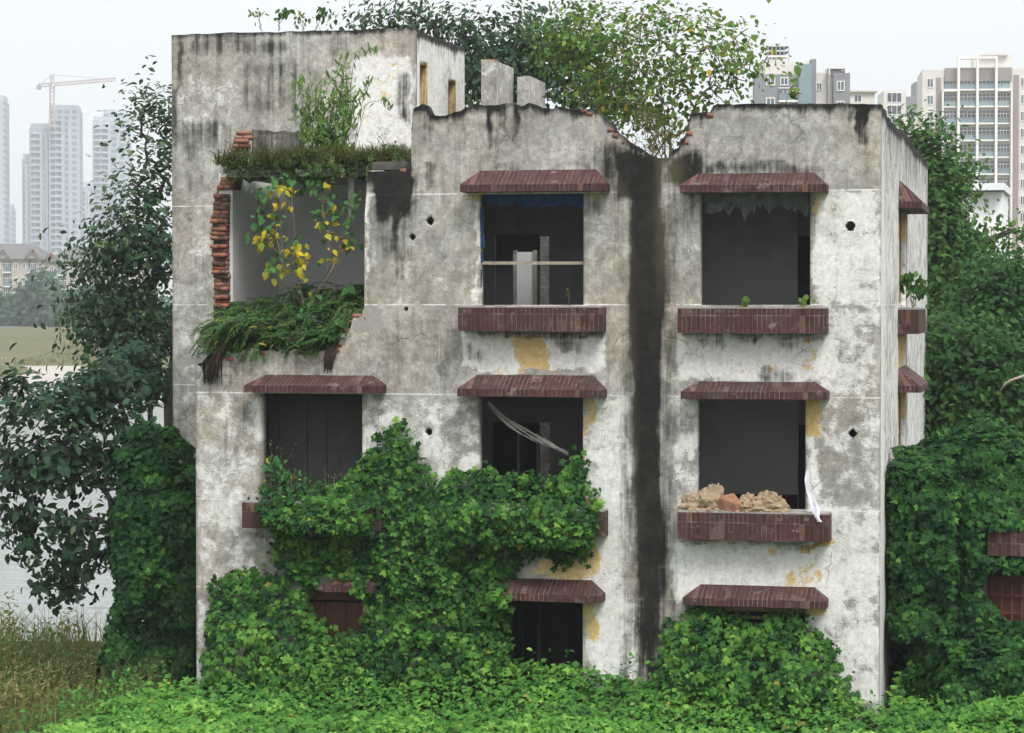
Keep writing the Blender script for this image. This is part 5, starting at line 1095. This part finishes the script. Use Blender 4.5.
shrub('ledge_plant', 'small leafy plant growing on the tiled ledge of the right side wall', pp, [[pp, pp+[-.05, .05, .25], pp+[-.12, 0, .5]], [pp, pp+[.05, .15, .2], pp+[.2, .3, .35]], [pp, pp+[0, .2, .22], pp+[.08, .5, .42]]], 16, .16, OVAL, MIDLEAF, 'plant', spread=.07, start=.5)
shrub('flowering_weed', 'straggly weed with yellow flowers on the left ledge of the boarded window', P(285, 505, -.2), [Pq(-.2, (272, 507), (270, 485), (272, 466)), Pq(-.2, (280, 507), (278, 480), (276, 462)), Pq(-.2, (288, 507), (290, 485), (296, 470)), Pq(-.2, (285, 507), (283, 490), (284, 470)), Pq(-.2, (268, 510), (262, 500), (263, 490)), Pq(-.15, (295, 507), (300, 490), (306, 480))], 42, .085, OVAL, MULB, 'weed', spread=.08, age=.05, tint0=.25)
shrub('dry_weed', 'dry brown weed stalks rising in front of the boarded left window', P(275, 490, -.15), [Pq(-.15, (276, 492), (274, 460), (270, 445)), Pq(-.15, (280, 492), (284, 465), (294, 448)), Pq(-.15, (274, 492), (268, 470), (264, 452)), Pq(-.15, (282, 492), (280, 460), (281, 440)), Pq(-.15, (325, 492), (326, 475), (325, 468)), Pq(-.15, (335, 490), (333, 478), (336, 478))], 12, .04, LANCE, STRAW, 'weed', spread=.05, r=.005)
# ------------------------------------------------------------------ far buildings
WHITEW = plain('pale_facade_paint', (.56, .53, .49), .10, .85, .12, bump=0)
GREYW = plain('blue_grey_facade', (.19, .19, .205), .12, .85, .12, bump=0)
TAUPE = plain('taupe_facade_band', (.24, .20, .19), .10, .85, .12, bump=0)
FRAMEW = plain('white_facade_frame', (.70, .68, .65), .08, .8, .12, bump=0)
BEIGE = plain('beige_facade', (.40, .36, .30), .12, .9, .1, bump=0)
ROOFB = plain('grey_brown_roof_tile', (.105, .10, .10), .2, .9, .3, bump=0)
def glass_mat(name, a, b):
    n = NT(name); o = n.n('ObjectInfo'); f = n.noise(n.coord('Object'), .45, 3)
    col = n.mix(n.math('FRACT', n.math('ADD', o.outputs['Random'], n.math('MULTIPLY', f, .6))), a, b)
    return n.done(n.principled(col, .12, None, .5))
GLASS = glass_mat('flat_window_glass', (.02, .027, .036), (.10, .125, .15)); GLASSB = glass_mat('balcony_glass', (.10, .15, .165), (.22, .29, .31))
def far_frame(px, depth, yaw=0.):
    c = PD(px, 305, depth); a = TH+yaw
    U = np.array([math.cos(a), math.sin(a), 0]); N = np.array([math.sin(a), -math.cos(a), 0]); return c, U, N
class Far:
    """box maker in the building's own frame: u along the front, d behind it, z up; pixels are read at its distance"""
    def __init__(s, px, depth, yaw=0.): s.c, s.U, s.N = far_frame(px, depth, yaw); s.s = depth/F; s.px = px; s.depth = depth
    def u(s, px): return (px-s.px)*s.s
    def z(s, py): return EYE+(305-py)*s.s
    def pt(s, u, d, z): return np.array([s.c[0], s.c[1], 0])+s.U*u-s.N*d+np.array([0, 0, z])
    def box(s, m, u0, u1, d0, d1, z0, z1):
        return m.obox(s.pt((u0+u1)/2, (d0+d1)/2, (z0+z1)/2), (s.U, -s.N, (0, 0, 1)), (abs(u1-u0)/2, abs(d1-d0)/2, abs(z1-z0)/2))
    def pbox(s, m, x0, x1, y0, y1, d0, d1): return s.box(m, s.u(x0), s.u(x1), d0, d1, s.z(y1), s.z(y0))
def copy_part(o, root, delta):
    c = o.copy(); COL.objects.link(c); c.parent = root; c.location = Vector(o.location)+Vector(delta)
    for k in o.children:
        d = k.copy(); COL.objects.link(d); d.parent = c
    return c
def window(f, root, x0, x1, y0, y1, d=0., mull=1):
    m = MB(); w = .12
    u0, u1, z0, z1 = f.u(x0), f.u(x1), f.z(y1), f.z(y0)
    f.box(m, u0, u1, d-.12, d+.05, z0, z0+w); f.box(m, u0, u1, d-.12, d+.05, z1-w, z1); f.box(m, u0, u0+w, d-.121, d+.05, z0+w, z1-w); f.box(m, u1-w, u1, d-.121, d+.05, z0+w, z1-w)
    for k in range(mull): q = u0+(u1-u0)*(k+1)/(mull+1); f.box(m, q-.05, q+.05, d-.1, d+.04, z0+w, z1-w)
    o = m.build('window', FRAMEW, root); g = MB(); f.box(g, u0+.02, u1-.02, d-.03, d+.02, z0+.02, z1-.02); g.build('pane', GLASS, o); return o
def balcony(f, root, x0, x1, y0, y1, d=0.):
    u0, u1, z0, z1 = f.u(x0), f.u(x1), f.z(y1), f.z(y0); H = z1-z0
    m = MB(); f.box(m, u0, u1, d-.9, d, z0, z0+.25); o = m.build('balcony', FRAMEW, root)
    g = MB(); f.box(g, u0+.02, u1-.02, d-.08, d-.03, z0+1.9, z0+2.02)
    for k in range(1, 4): q = u0+(u1-u0)*k/4; f.box(g, q-.04, q+.04, d-.081, d-.031, z0+.3, z1-.12)
    g.build('glazing_bars', FRAMEW, o); g = MB(); f.box(g, u0, u1, d-.93, d-.89, z0+1.16, z0+1.24); g.build('handrail', GREYW, o)
    g = MB(); f.box(g, u0+.05, u1-.05, d-.88, d-.82, z0+.26, z0+1.15); g.build('railing', GLASSB, o)
    g = MB(); f.box(g, u0+.02, u1-.02, d-.02, d+.03, z0+.26, z1-.12); g.build('pane', GLASS, o); return o
# right hand apartment slab
f = Far(970, 435, -.10); R_ = empty('apartment_tower', 'tall white and taupe apartment block with glass balconies at the top right edge', 'building', f.pt(f.u(975), 8, -1))
m = MB(); f.pbox(m, 922, 1052, 70, 320, 0, 14); m.build('wall', WHITEW, R_)
m = MB(); f.pbox(m, 944, 1010, 68.5, 82, -.3, -.02); m.build('taupe_band', TAUPE, R_)
m = MB(); f.pbox(m, 975, 1012, 54, 69.5, 4, 11); f.pbox(m, 982, 1008, 52.5, 54.5, 3, 12); m.build('roof_house', WHITEW, R_)
m = MB()
for x in (956, 974.5, 993): f.pbox(m, x, x+2.4, 59, 300, -1.6, -.2)
f.pbox(m, 956, 995.4, 58, 60.5, -1.61, -.3)
for x in (941, 1008.5): f.pbox(m, x, x+1.6, 91, 300, -1.5, -.2)
f.pbox(m, 941, 956, 90, 92.5, -1.5, -.2); f.pbox(m, 995.5, 1010, 90, 92.5, -1.5, -.2)
for k in range(13): y = 90+k*16.8; f.pbox(m, 958.5, 974.4, y, y+1.6, -1.2, -.1); f.pbox(m, 977, 992.9, y, y+1.6, -1.2, -.1)
m.build('facade_frame', FRAMEW, R_)
m = MB(); f.pbox(m, 935.5, 940.5, 78, 310, -.1, -.02); f.pbox(m, 1011.5, 1017, 76, 310, -.1, -.02); m.build('recess_panel', TAUPE, R_)
w1 = window(f, R_, 926.5, 933, 78.5, 88, 0.); w2 = window(f, R_, 1018.5, 1024, 78.5, 88, 0., 1); w3 = window(f, R_, 1028, 1036, 78.5, 88)
b1 = balcony(f, R_, 958.6, 974.4, 77, 91.5, 0.); b2 = balcony(f, R_, 977.2, 992.8, 77, 91.5, 0.); b3 = balcony(f, R_, 943, 955.5, 77, 91.5, 0.); b4 = balcony(f, R_, 996, 1008, 77, 91.5, 0.)
for k in range(1, 10):
    for o in (w1, w2, w3, b1, b2, b3, b4): copy_part(o, R_, (0, 0, -k*16.8*f.s))
# the lower neighbours
f = Far(895, 470, -.05); M_ = empty('apartment_building', 'small pale flats with blue grey windows between the parapet and the tall block', 'building', f.pt(f.u(898), 6, -1))
m = MB(); f.pbox(m, 883, 905, 91, 330, 0, 12); f.pbox(m, 905.2, 921, 104, 330, 3, 14); m.build('wall', WHITEW, M_)
m = MB(); f.pbox(m, 904.6, 921, 96, 112, 2.5, 2.9); f.pbox(m, 917, 921.5, 80, 104, 5, 12); m.build('grey_block', GREYW, M_)
w = window(f, M_, 886, 901, 93, 103, 0., 2); w5 = window(f, M_, 907, 916, 110, 119, 3., 1)
for k in range(1, 7): copy_part(w, M_, (0, 0, -k*12.5*f.s)); copy_part(w5, M_, (0, 0, -k*12.5*f.s))
f = Far(800, 330, .02); L_ = empty('apartment_building', 'stepped white and slate grey apartment block rising behind the right parapet', 'building', f.pt(f.u(800), 6, 0))
m = MB(); f.pbox(m, 764, 809, 62, 330, 0, 10); f.pbox(m, 809.3, 828, 72, 330, 1.5, 10); f.pbox(m, 828.3, 846, 71, 330, .8, 9); f.pbox(m, 848, 870, 100, 330, 4, 12); m.build('wall', WHITEW, L_)
m = MB(); f.pbox(m, 752, 792, 76, 330, -1.5, -.05); f.pbox(m, 832, 848.5, 74, 330, -.8, .75); f.pbox(m, 810, 815, 60, 330, -.5, 1.4); m.build('slate_bay', GREYW, L_)
m = MB(); f.pbox(m, 796, 809, 66, 330, -2, -.06); m.build('glazed_stair', GLASSB, L_)
m = MB()
for x in (768, 772, 776, 780, 784, 788.6): f.pbox(m, x, x+.8, 46, 61, 1, 1.3)
for y in (46, 51, 56): f.pbox(m, 768, 789.4, y, y+.8, .98, 5.32); m.build('roof_screen', FRAMEW, L_)
m = MB(); f.pbox(m, 828, 845, 68, 69.4, -.3, 4); f.pbox(m, 828, 829, 69.5, 76, -.3, 0); f.pbox(m, 844, 847, 66, 76, -.3, 1); m.build('pergola', FRAMEW, L_)
ws = [window(f, L_, 778, 786, 79, 87, -1.5, 1), window(f, L_, 764, 773, 79, 87, -1.5, 1), window(f, L_, 817, 823, 82, 90, 1.5, 1), window(f, L_, 835, 843, 82, 92, -.8, 1), balcony(f, L_, 776, 795, 91, 104, -1.6)]
for k in range(1, 3):
    for o in ws: copy_part(o, L_, (0, 0, -k*20.*f.s))
window(f, L_, 781, 785, 61.5, 66, 0., 0); window(f, L_, 794, 798, 61.5, 66, 0., 0)
f = Far(860, 380, 0.); V_ = empty('pale_villa', 'low pale house with a flat roof just showing above the right end of the parapet', 'house', f.pt(0, 4, 0)); m = MB(); f.pbox(m, 848, 874, 93, 330, 0, 8); m.build('wall', WHITEW, V_); m = MB(); f.pbox(m, 846, 876, 91.5, 93, -.6, 8.6); m.build('roof', BEIGE, V_)
w = window(f, V_, 853, 861, 95, 103)
# white house among the right hand trees
f = Far(978, 120, -.25); H_ = empty('white_house', 'white flat roofed house half hidden among the trees on the right', 'house', f.pt(0, 3, 2))
m = MB(); f.pbox(m, 955, 1001, 192, 300, 0, 6); m.build('wall', plain('white_house_paint', (.74, .75, .76), .06, .8, .5, bump=0), H_)
m = MB(); f.pbox(m, 948, 1004, 184, 191, -.7, 6.5); m.build('roof', plain('white_roof_sheet', (.70, .72, .74), .08, .6, .5, bump=0), H_); window(f, H_, 988, 996, 226, 240); window(f, H_, 966, 975, 215, 225)
# towers across the river
def tower_mat(name, wall, glass, su, sv):
    n = NT(name); u = n.sep(n.n('UVMap').outputs[0]); fu = n.math('FRACT', n.math('DIVIDE', u[0], su)); fv = n.math('FRACT', n.math('DIVIDE', u[1], sv))
    k = n.math('MULTIPLY', n.rng(n.math('ABSOLUTE', n.math('SUBTRACT', fu, .5)), .28, .32, 1, 0), n.rng(n.math('ABSOLUTE', n.math('SUBTRACT', fv, .5)), .26, .31, 1, 0))
    return n.done(n.principled(n.mix(k, wall, glass), .6, None, .3))
TW1 = tower_mat('hazed_tower_facade', (.30, .345, .385), (.13, .18, .235), 3.4, 3.0); TW2 = tower_mat('hazed_tower_blue_facade', (.33, .365, .40), (.14, .20, .27), 4.2, 3.1); TW3 = tower_mat('tower_under_netting', (.28, .33, .36), (.22, .27, .30), 2.6, 3.0); TRIM = plain('hazed_tower_trim', (.33, .37, .41), .1, .9, .1, bump=0)  # pale bluish colours include painted distance haze
def tower(label, depth, parts, group='towers across the river'):
    x = parts[0][0]; f = Far(x, depth, .12); R = empty('residential_tower', label, 'tower block', f.pt(0, 0, 0), group)
    for (x0, x1, y0, d0, d1, mat, nm) in parts:
        m = MB(); u0, u1, z1 = f.u(x0), f.u(x1), f.z(y0); c = [f.pt(u0, d0, 0), f.pt(u1, d0, 0), f.pt(u1, d1, 0), f.pt(u0, d1, 0)]; L_u = 0
        for i in range(4):
            a, b = c[i], c[(i+1) % 4]; l = np.linalg.norm(b-a); zt_ = np.array([0, 0, z1])
            m.add([a, b, b+zt_, a+zt_], [(0, 1, 2, 3)], [((0, 0), (l, 0), (l, z1), (0, z1))])
        m.add([p+zt_ for p in c], [(0, 1, 2, 3)], [((0, 0),)*4]); m.build(nm, mat, R)
        m = MB()
        for k in range(2, 4): uu = u0+(u1-u0)*k/4.5; f.box(m, uu-.5, uu+.5, d0-1.2, d0-.02, 2, z1-2.5)
        m.build('pilaster', TRIM, R)
        m = MB(); zz_ = 6.; f.box(m, u0+(u1-u0)*.2, u0+(u1-u0)*.22, d0-1.2, d0-.04, 5, z1-3)
        while zz_ < z1-3: f.box(m, u0+1, u0+(u1-u0)*.42, d0-1.3, d0-.03, zz_, zz_+.9); zz_ += 3.
        m.build('balcony_bands', TRIM, R)
        m = MB(); f.box(m, u0+.5, u1-.5, d0+2, d0+2.4, z1, z1+2.2); f.box(m, u0+.5, u0+.9, d0+2.5, d1-2, z1, z1+2.2); f.box(m, u1-.9, u1-.5, d0+2.5, d1-2, z1, z1+2.2); m.build('roof_parapet', TRIM, R)
    return f, R
tower('stepped tower block under construction below the crane', 1150, [(30, 56, 128, 0, 18, TW3, 'wall'), (22, 31, 158, 4, 20, TW1, 'wall'), (50, 80, 110, -4, 24, TW1, 'wall')])
tower('tall pale tower block with blue glass strips behind the airy tree', 1200, [(93, 130, 121, 0, 22, TW2, 'wall'), (103, 128, 113, 6, 20, TW1, 'wall')])
tower('sliver of a blue tower block at the very left edge', 1100, [(-26, 5.5, 100, 0, 22, TW2, 'wall')])
tower('small low tower block beside the left edge sliver', 1300, [(4, 13, 208, 0, 20, TW1, 'wall')])
tower('low tower block in the gap between the two tall ones', 1350, [(81, 93, 186, 0, 20, TW1, 'wall')])
f = Far(53, 1140, 0.); C_ = empty('tower_crane', 'pale red tower crane standing over the unfinished tower', 'crane', f.pt(0, 5, 60))
CR = plain('faded_red_crane_paint', (.40, .33, .32), .12, .7, .5, bump=0)
def lattice(m, a, b, w, n):
    a = np.array(a, float); b = np.array(b, float); d = unit(b-a); up = np.array([0, 0, 1.]) if abs(d[2]) < .8 else f.U; x = unit(np.cross(d, up)); y = np.cross(x, d)
    cs = [x*w/2+y*w/2, x*w/2-y*w/2, -x*w/2-y*w/2, -x*w/2+y*w/2]
    for c in cs: m.bar(a+c, b+c, .35)
    for i in range(n):
        for k in range(4): m.bar(a+(b-a)*i/n+cs[k], a+(b-a)*(i+1)/n+cs[(k+1) % 4], .25)
m = MB(); lattice(m, f.pt(0, 0, f.z(128)), f.pt(0, 0, f.z(84)), 2., 12); lattice(m, f.pt(0, 0, f.z(84)), f.pt(0, 0, f.z(75)), 1.2, 3); m.build('mast', CR, C_)
m = MB(); lattice(m, f.pt(0, 0, f.z(85)), f.pt(f.u(117), 0, f.z(80)), 1.4, 22); m.build('jib', CR, C_)
m = MB(); lattice(m, f.pt(0, 0, f.z(85)), f.pt(f.u(39), 0, f.z(86)), 1.4, 5); m.build('counter_jib', CR, C_)
m = MB(); f.pbox(m, 38, 42, 86, 90, -1, 1); m.build('counterweight', GREYW, C_); m = MB(); f.pbox(m, 53.5, 56, 84.5, 87.5, -1.5, 1); m.build('cab', WHITEW, C_)
m = MB(); m.bar(f.pt(0, 0, f.z(75.5)), f.pt(f.u(100), 0, f.z(79)), .3); m.bar(f.pt(0, 0, f.z(75.5)), f.pt(f.u(40), 0, f.z(86)), .3); m.build('tie_rods', CR, C_)
# low housing on the far bank
def lowrise(label, depth, x0, x1, yb, ye, yr, gx, nw, floors, yaw=.0):
    f = Far((x0+x1)/2, depth, yaw); R = empty('river_flats', label, 'building', f.pt(0, 6, f.z(yb)), 'flats on the far bank')
    m = MB(); f.pbox(m, x0, x1, ye, yb+8, 0, 13); m.build('wall', BEIGE, R)
    m = MB(); u0, u1, z0, z1 = f.u(x0)-.8, f.u(x1)+.8, f.z(ye), f.z(yr); ins = min(5., (u1-u0)*.25)
    vs = [f.pt(u0, -.8, z0), f.pt(u1, -.8, z0), f.pt(u1, 13.8, z0), f.pt(u0, 13.8, z0), f.pt(u0+ins, 6, z1), f.pt(u1-ins, 6, z1)]
    m.add(vs, [(0, 1, 5, 4), (1, 2, 5), (2, 3, 4, 5), (3, 0, 4), (3, 2, 1, 0)]); m.build('roof', ROOFB, R)
    for g in gx:
        m = MB(); a, b = f.u(g-6), f.u(g+6); zp = f.z(ye-8); vs = [f.pt(a, -.4, z0-.2), f.pt(b, -.4, z0-.2), f.pt((a+b)/2, -.4, zp), f.pt(a, 4, z0-.2), f.pt(b, 4, z0-.2), f.pt((a+b)/2, 6, zp)]
        m.add(vs, [(0, 1, 2), (0, 2, 5, 3), (1, 4, 5, 2), (0, 3, 4, 1)]); gb = m.build('gable', BEIGE, R)
        m = MB(); m.bar(f.pt(a-.6, -.8, z0-.3), f.pt((a+b)/2, -.8, zp+.25), .5, .35); m.bar(f.pt(b+.6, -.8, z0-.3), f.pt((a+b)/2, -.8, zp+.25), .5, .35); m.build('bargeboard', plain('red_brown_trim', (.16, .11, .09), .1, .8, 1, bump=0), gb)
    for i in range(nw):
        x = x0+(x1-x0)*(i+.5)/nw
        w = window(f, R, x-2, x+2, ye+4, ye+10.5, 0., 1) if i % 3 != 1 else balcony(f, R, x-4, x+4, ye+1, ye+14)
        for k in range(1, floors): copy_part(w, R, (0, 0, -k*14.3*f.s))
lowrise('beige four storey flats with grey brown hip roofs at the left edge', 510, -30, 45, 330, 259, 243, (4, 33), 9, 5)
lowrise('next beige gabled flats half hidden behind the airy dark tree', 500, 47, 140, 332, 262, 246, (52, 95), 9, 5, .05)
FARLEAF = leaf_mat('far_bank_leaf', [(0., (.018, .05, .032)), (.5, (.04, .10, .06)), (1., (.07, .15, .065))], .2)
for i, (px, py, r, h) in enumerate([(8, 312, 13, 18), (28, 306, 12, 22), (44, 300, 14, 28), (62, 312, 13, 18), (82, 308, 15, 20), (104, 305, 15, 22), (128, 306, 15, 22), (150, 310, 14, 20), (-10, 308, 14, 22)]):
    dd = 420+rng.uniform(-20, 20); Yd = dd*.935-34
    lab = ['round bluish tree at the foot of the left flats', 'taller bluish tree before the balconies of the left flats', 'tallest bluish tree between the two far blocks of flats', 'low bluish tree right of the tallest one by the flats', 'far bank tree seen through the lower boughs of the airy tree', 'far bank tree before the gabled flats deep behind the airy tree', 'far bank tree close to the left wall of the ruin', 'last far bank tree touching the left wall of the ruin', 'bluish tree cut by the left edge of the photo'][i]
    tree('far_bank_tree', lab, P(px, 332, Yd), [blob(px, py, r, h, Yd), blob(px+4, py+8, r*.9, h*.7, Yd)], 60, 16, 1.0, 1.1, RHW, FARLEAF, trunk_r=.25, group='trees on the far bank', twig=.05)
L = Leaves(); n = 5000; y = rng.uniform(355, 400, n); x = rng.uniform(-210, -40, n); L.add(np.stack([x, y, hgt(x, y)+rng.uniform(.2, 2.6, n)], -1), rng.normal(0, .5, (n, 3))+[0, -.6, .6], 1.3*rng.uniform(.6, 1.4, n), RHW, rng.random(n))
tag(L.build('far_bank_bushes', FARLEAF, None, (-100, 375, 3)), 'bluish hedge of bushes along the foot of the far flats', None, None, 'stuff')
n = 15000; y = rng.uniform(252, 330, n); x = rng.uniform(-130, -40, n); grass('far_bank_grass', np.stack([x, y, hgt(x, y)-.1], -1), .3, .9, STRAW, 'short brownish grass on the far bank slope', .6, .10, (-85, 290, 0))
f = Far(30, 317, 0.); fe = empty('site_fence', 'thin turquoise mesh fence along the foot of the far slope', 'fence', f.pt(0, 0, f.z(364)))
m = MB(); xs_ = np.linspace(-10, 125, 34); 
for a, b in zip(xs_, xs_[1:]): f.box(m, f.u(a), f.u(b)-.05, 0, .06, float(f.z(363.5))-.35*vnoise(a*.1, 0), float(f.z(358.5+(a)*.012)))
m.build('mesh_panel', plain('turquoise_mesh', (.16, .38, .36), .25, .8, 1., bump=0), fe)
m = MB()
for a in xs_: f.box(m, f.u(a)-.1, f.u(a)+.04, -.1, -.01, f.z(367), f.z(358))
m.build('posts', FRAMEW, fe)
f = Far(8, 400, 0.); m = MB(); f.pbox(m, -20, 19, 327, 331, 0, .4); 
for a in range(-19, 19, 6): f.pbox(m, a, a+.5, 326.7, 331.5, -.2, -.01)
tag(m.build('blue_hoarding', plain('blue_sheet', (.16, .27, .62), .12, .6, .3, bump=0)), 'long blue sheet hoarding at the top of the far slope by the left edge', 'hoarding')
# ------------------------------------------------------------------ air, sky and light
hm = MB(); hm.box((-900, -60, -9), (500, 1500, 128)); hz = hm.build('haze', None)
n = NT('haze_air'); v = n.n('VolumePrincipled'); v.inputs['Color'].default_value = (.93, .96, 1., 1); v.inputs['Density'].default_value = .00036; v.inputs['Anisotropy'].default_value = .25
n.t.links.new(v.outputs[0], n.out.inputs['Volume']); hz.data.materials.append(n.m); tag(hz, 'pale city haze', None, None, 'stuff')
W = bpy.data.worlds.new('World'); S.world = W; W.use_nodes = True; t = W.node_tree; t.nodes.clear()
SE, SR = math.radians(52), math.radians(25)
sk = t.nodes.new('ShaderNodeTexSky'); sk.sky_type = 'NISHITA'; sk.sun_disc = False; sk.sun_elevation = SE; sk.altitude = 100; sk.air_density = 1.2; sk.dust_density = 4.; sk.ozone_density = 1.
hs = t.nodes.new('ShaderNodeHueSaturation'); hs.inputs['Saturation'].default_value = .12; hs.inputs['Value'].default_value = 1.
ov = t.nodes.new('ShaderNodeMix'); ov.data_type = 'RGBA'; ov.inputs[0].default_value = .72; ov.inputs[7].default_value = (12.6, 13.0, 13.4, 1)
bg = t.nodes.new('ShaderNodeBackground'); bg.inputs[1].default_value = .10; wo = t.nodes.new('ShaderNodeOutputWorld')
t.links.new(sk.outputs[0], hs.inputs['Color']); t.links.new(hs.outputs[0], ov.inputs[6]); 
tc = t.nodes.new('ShaderNodeTexCoord'); sx = t.nodes.new('ShaderNodeSeparateXYZ'); t.links.new(tc.outputs['Generated'], sx.inputs[0])
cl = t.nodes.new('ShaderNodeMapRange'); cl.inputs[1].default_value = 0.; cl.inputs[2].default_value = 1.; cl.inputs[3].default_value = .345; cl.inputs[4].default_value = 1.05   # an overcast sky is about three times brighter overhead than at the horizon
t.links.new(sx.outputs[2], cl.inputs[0]); mu = t.nodes.new('ShaderNodeMix'); mu.data_type = 'RGBA'; mu.blend_type = 'MULTIPLY'; mu.inputs[0].default_value = 1.
t.links.new(ov.outputs[2], mu.inputs[6]); t.links.new(cl.outputs[0], mu.inputs[7]); t.links.new(mu.outputs[2], bg.inputs[0]); t.links.new(bg.outputs[0], wo.inputs[0])
sl = bpy.data.lights.new('Sun', 'SUN'); sl.energy = 1.4; sl.angle = math.radians(22); sl.color = (1, .97, .93); so = bpy.data.objects.new('Sun', sl); COL.objects.link(so)
# sun high, in front of the block and to its right
sd = np.array([.45, -.62, 0.]); sd = unit(sd)*math.cos(SE); sd[2] = math.sin(SE)
so.rotation_euler = Vector(sd).to_track_quat('Z', 'Y').to_euler(); sk.sun_rotation = math.atan2(sd[0], sd[1])
S.view_settings.view_transform = 'Standard'; S.view_settings.look = 'None'; S.view_settings.exposure = 1.08; S.view_settings.gamma = 1.
S.cycles.max_bounces = 8; S.cycles.diffuse_bounces = 4; S.cycles.transmission_bounces = 4; S.cycles.volume_bounces = 3; S.cycles.transparent_max_bounces = 8
S.cycles.use_denoising = True
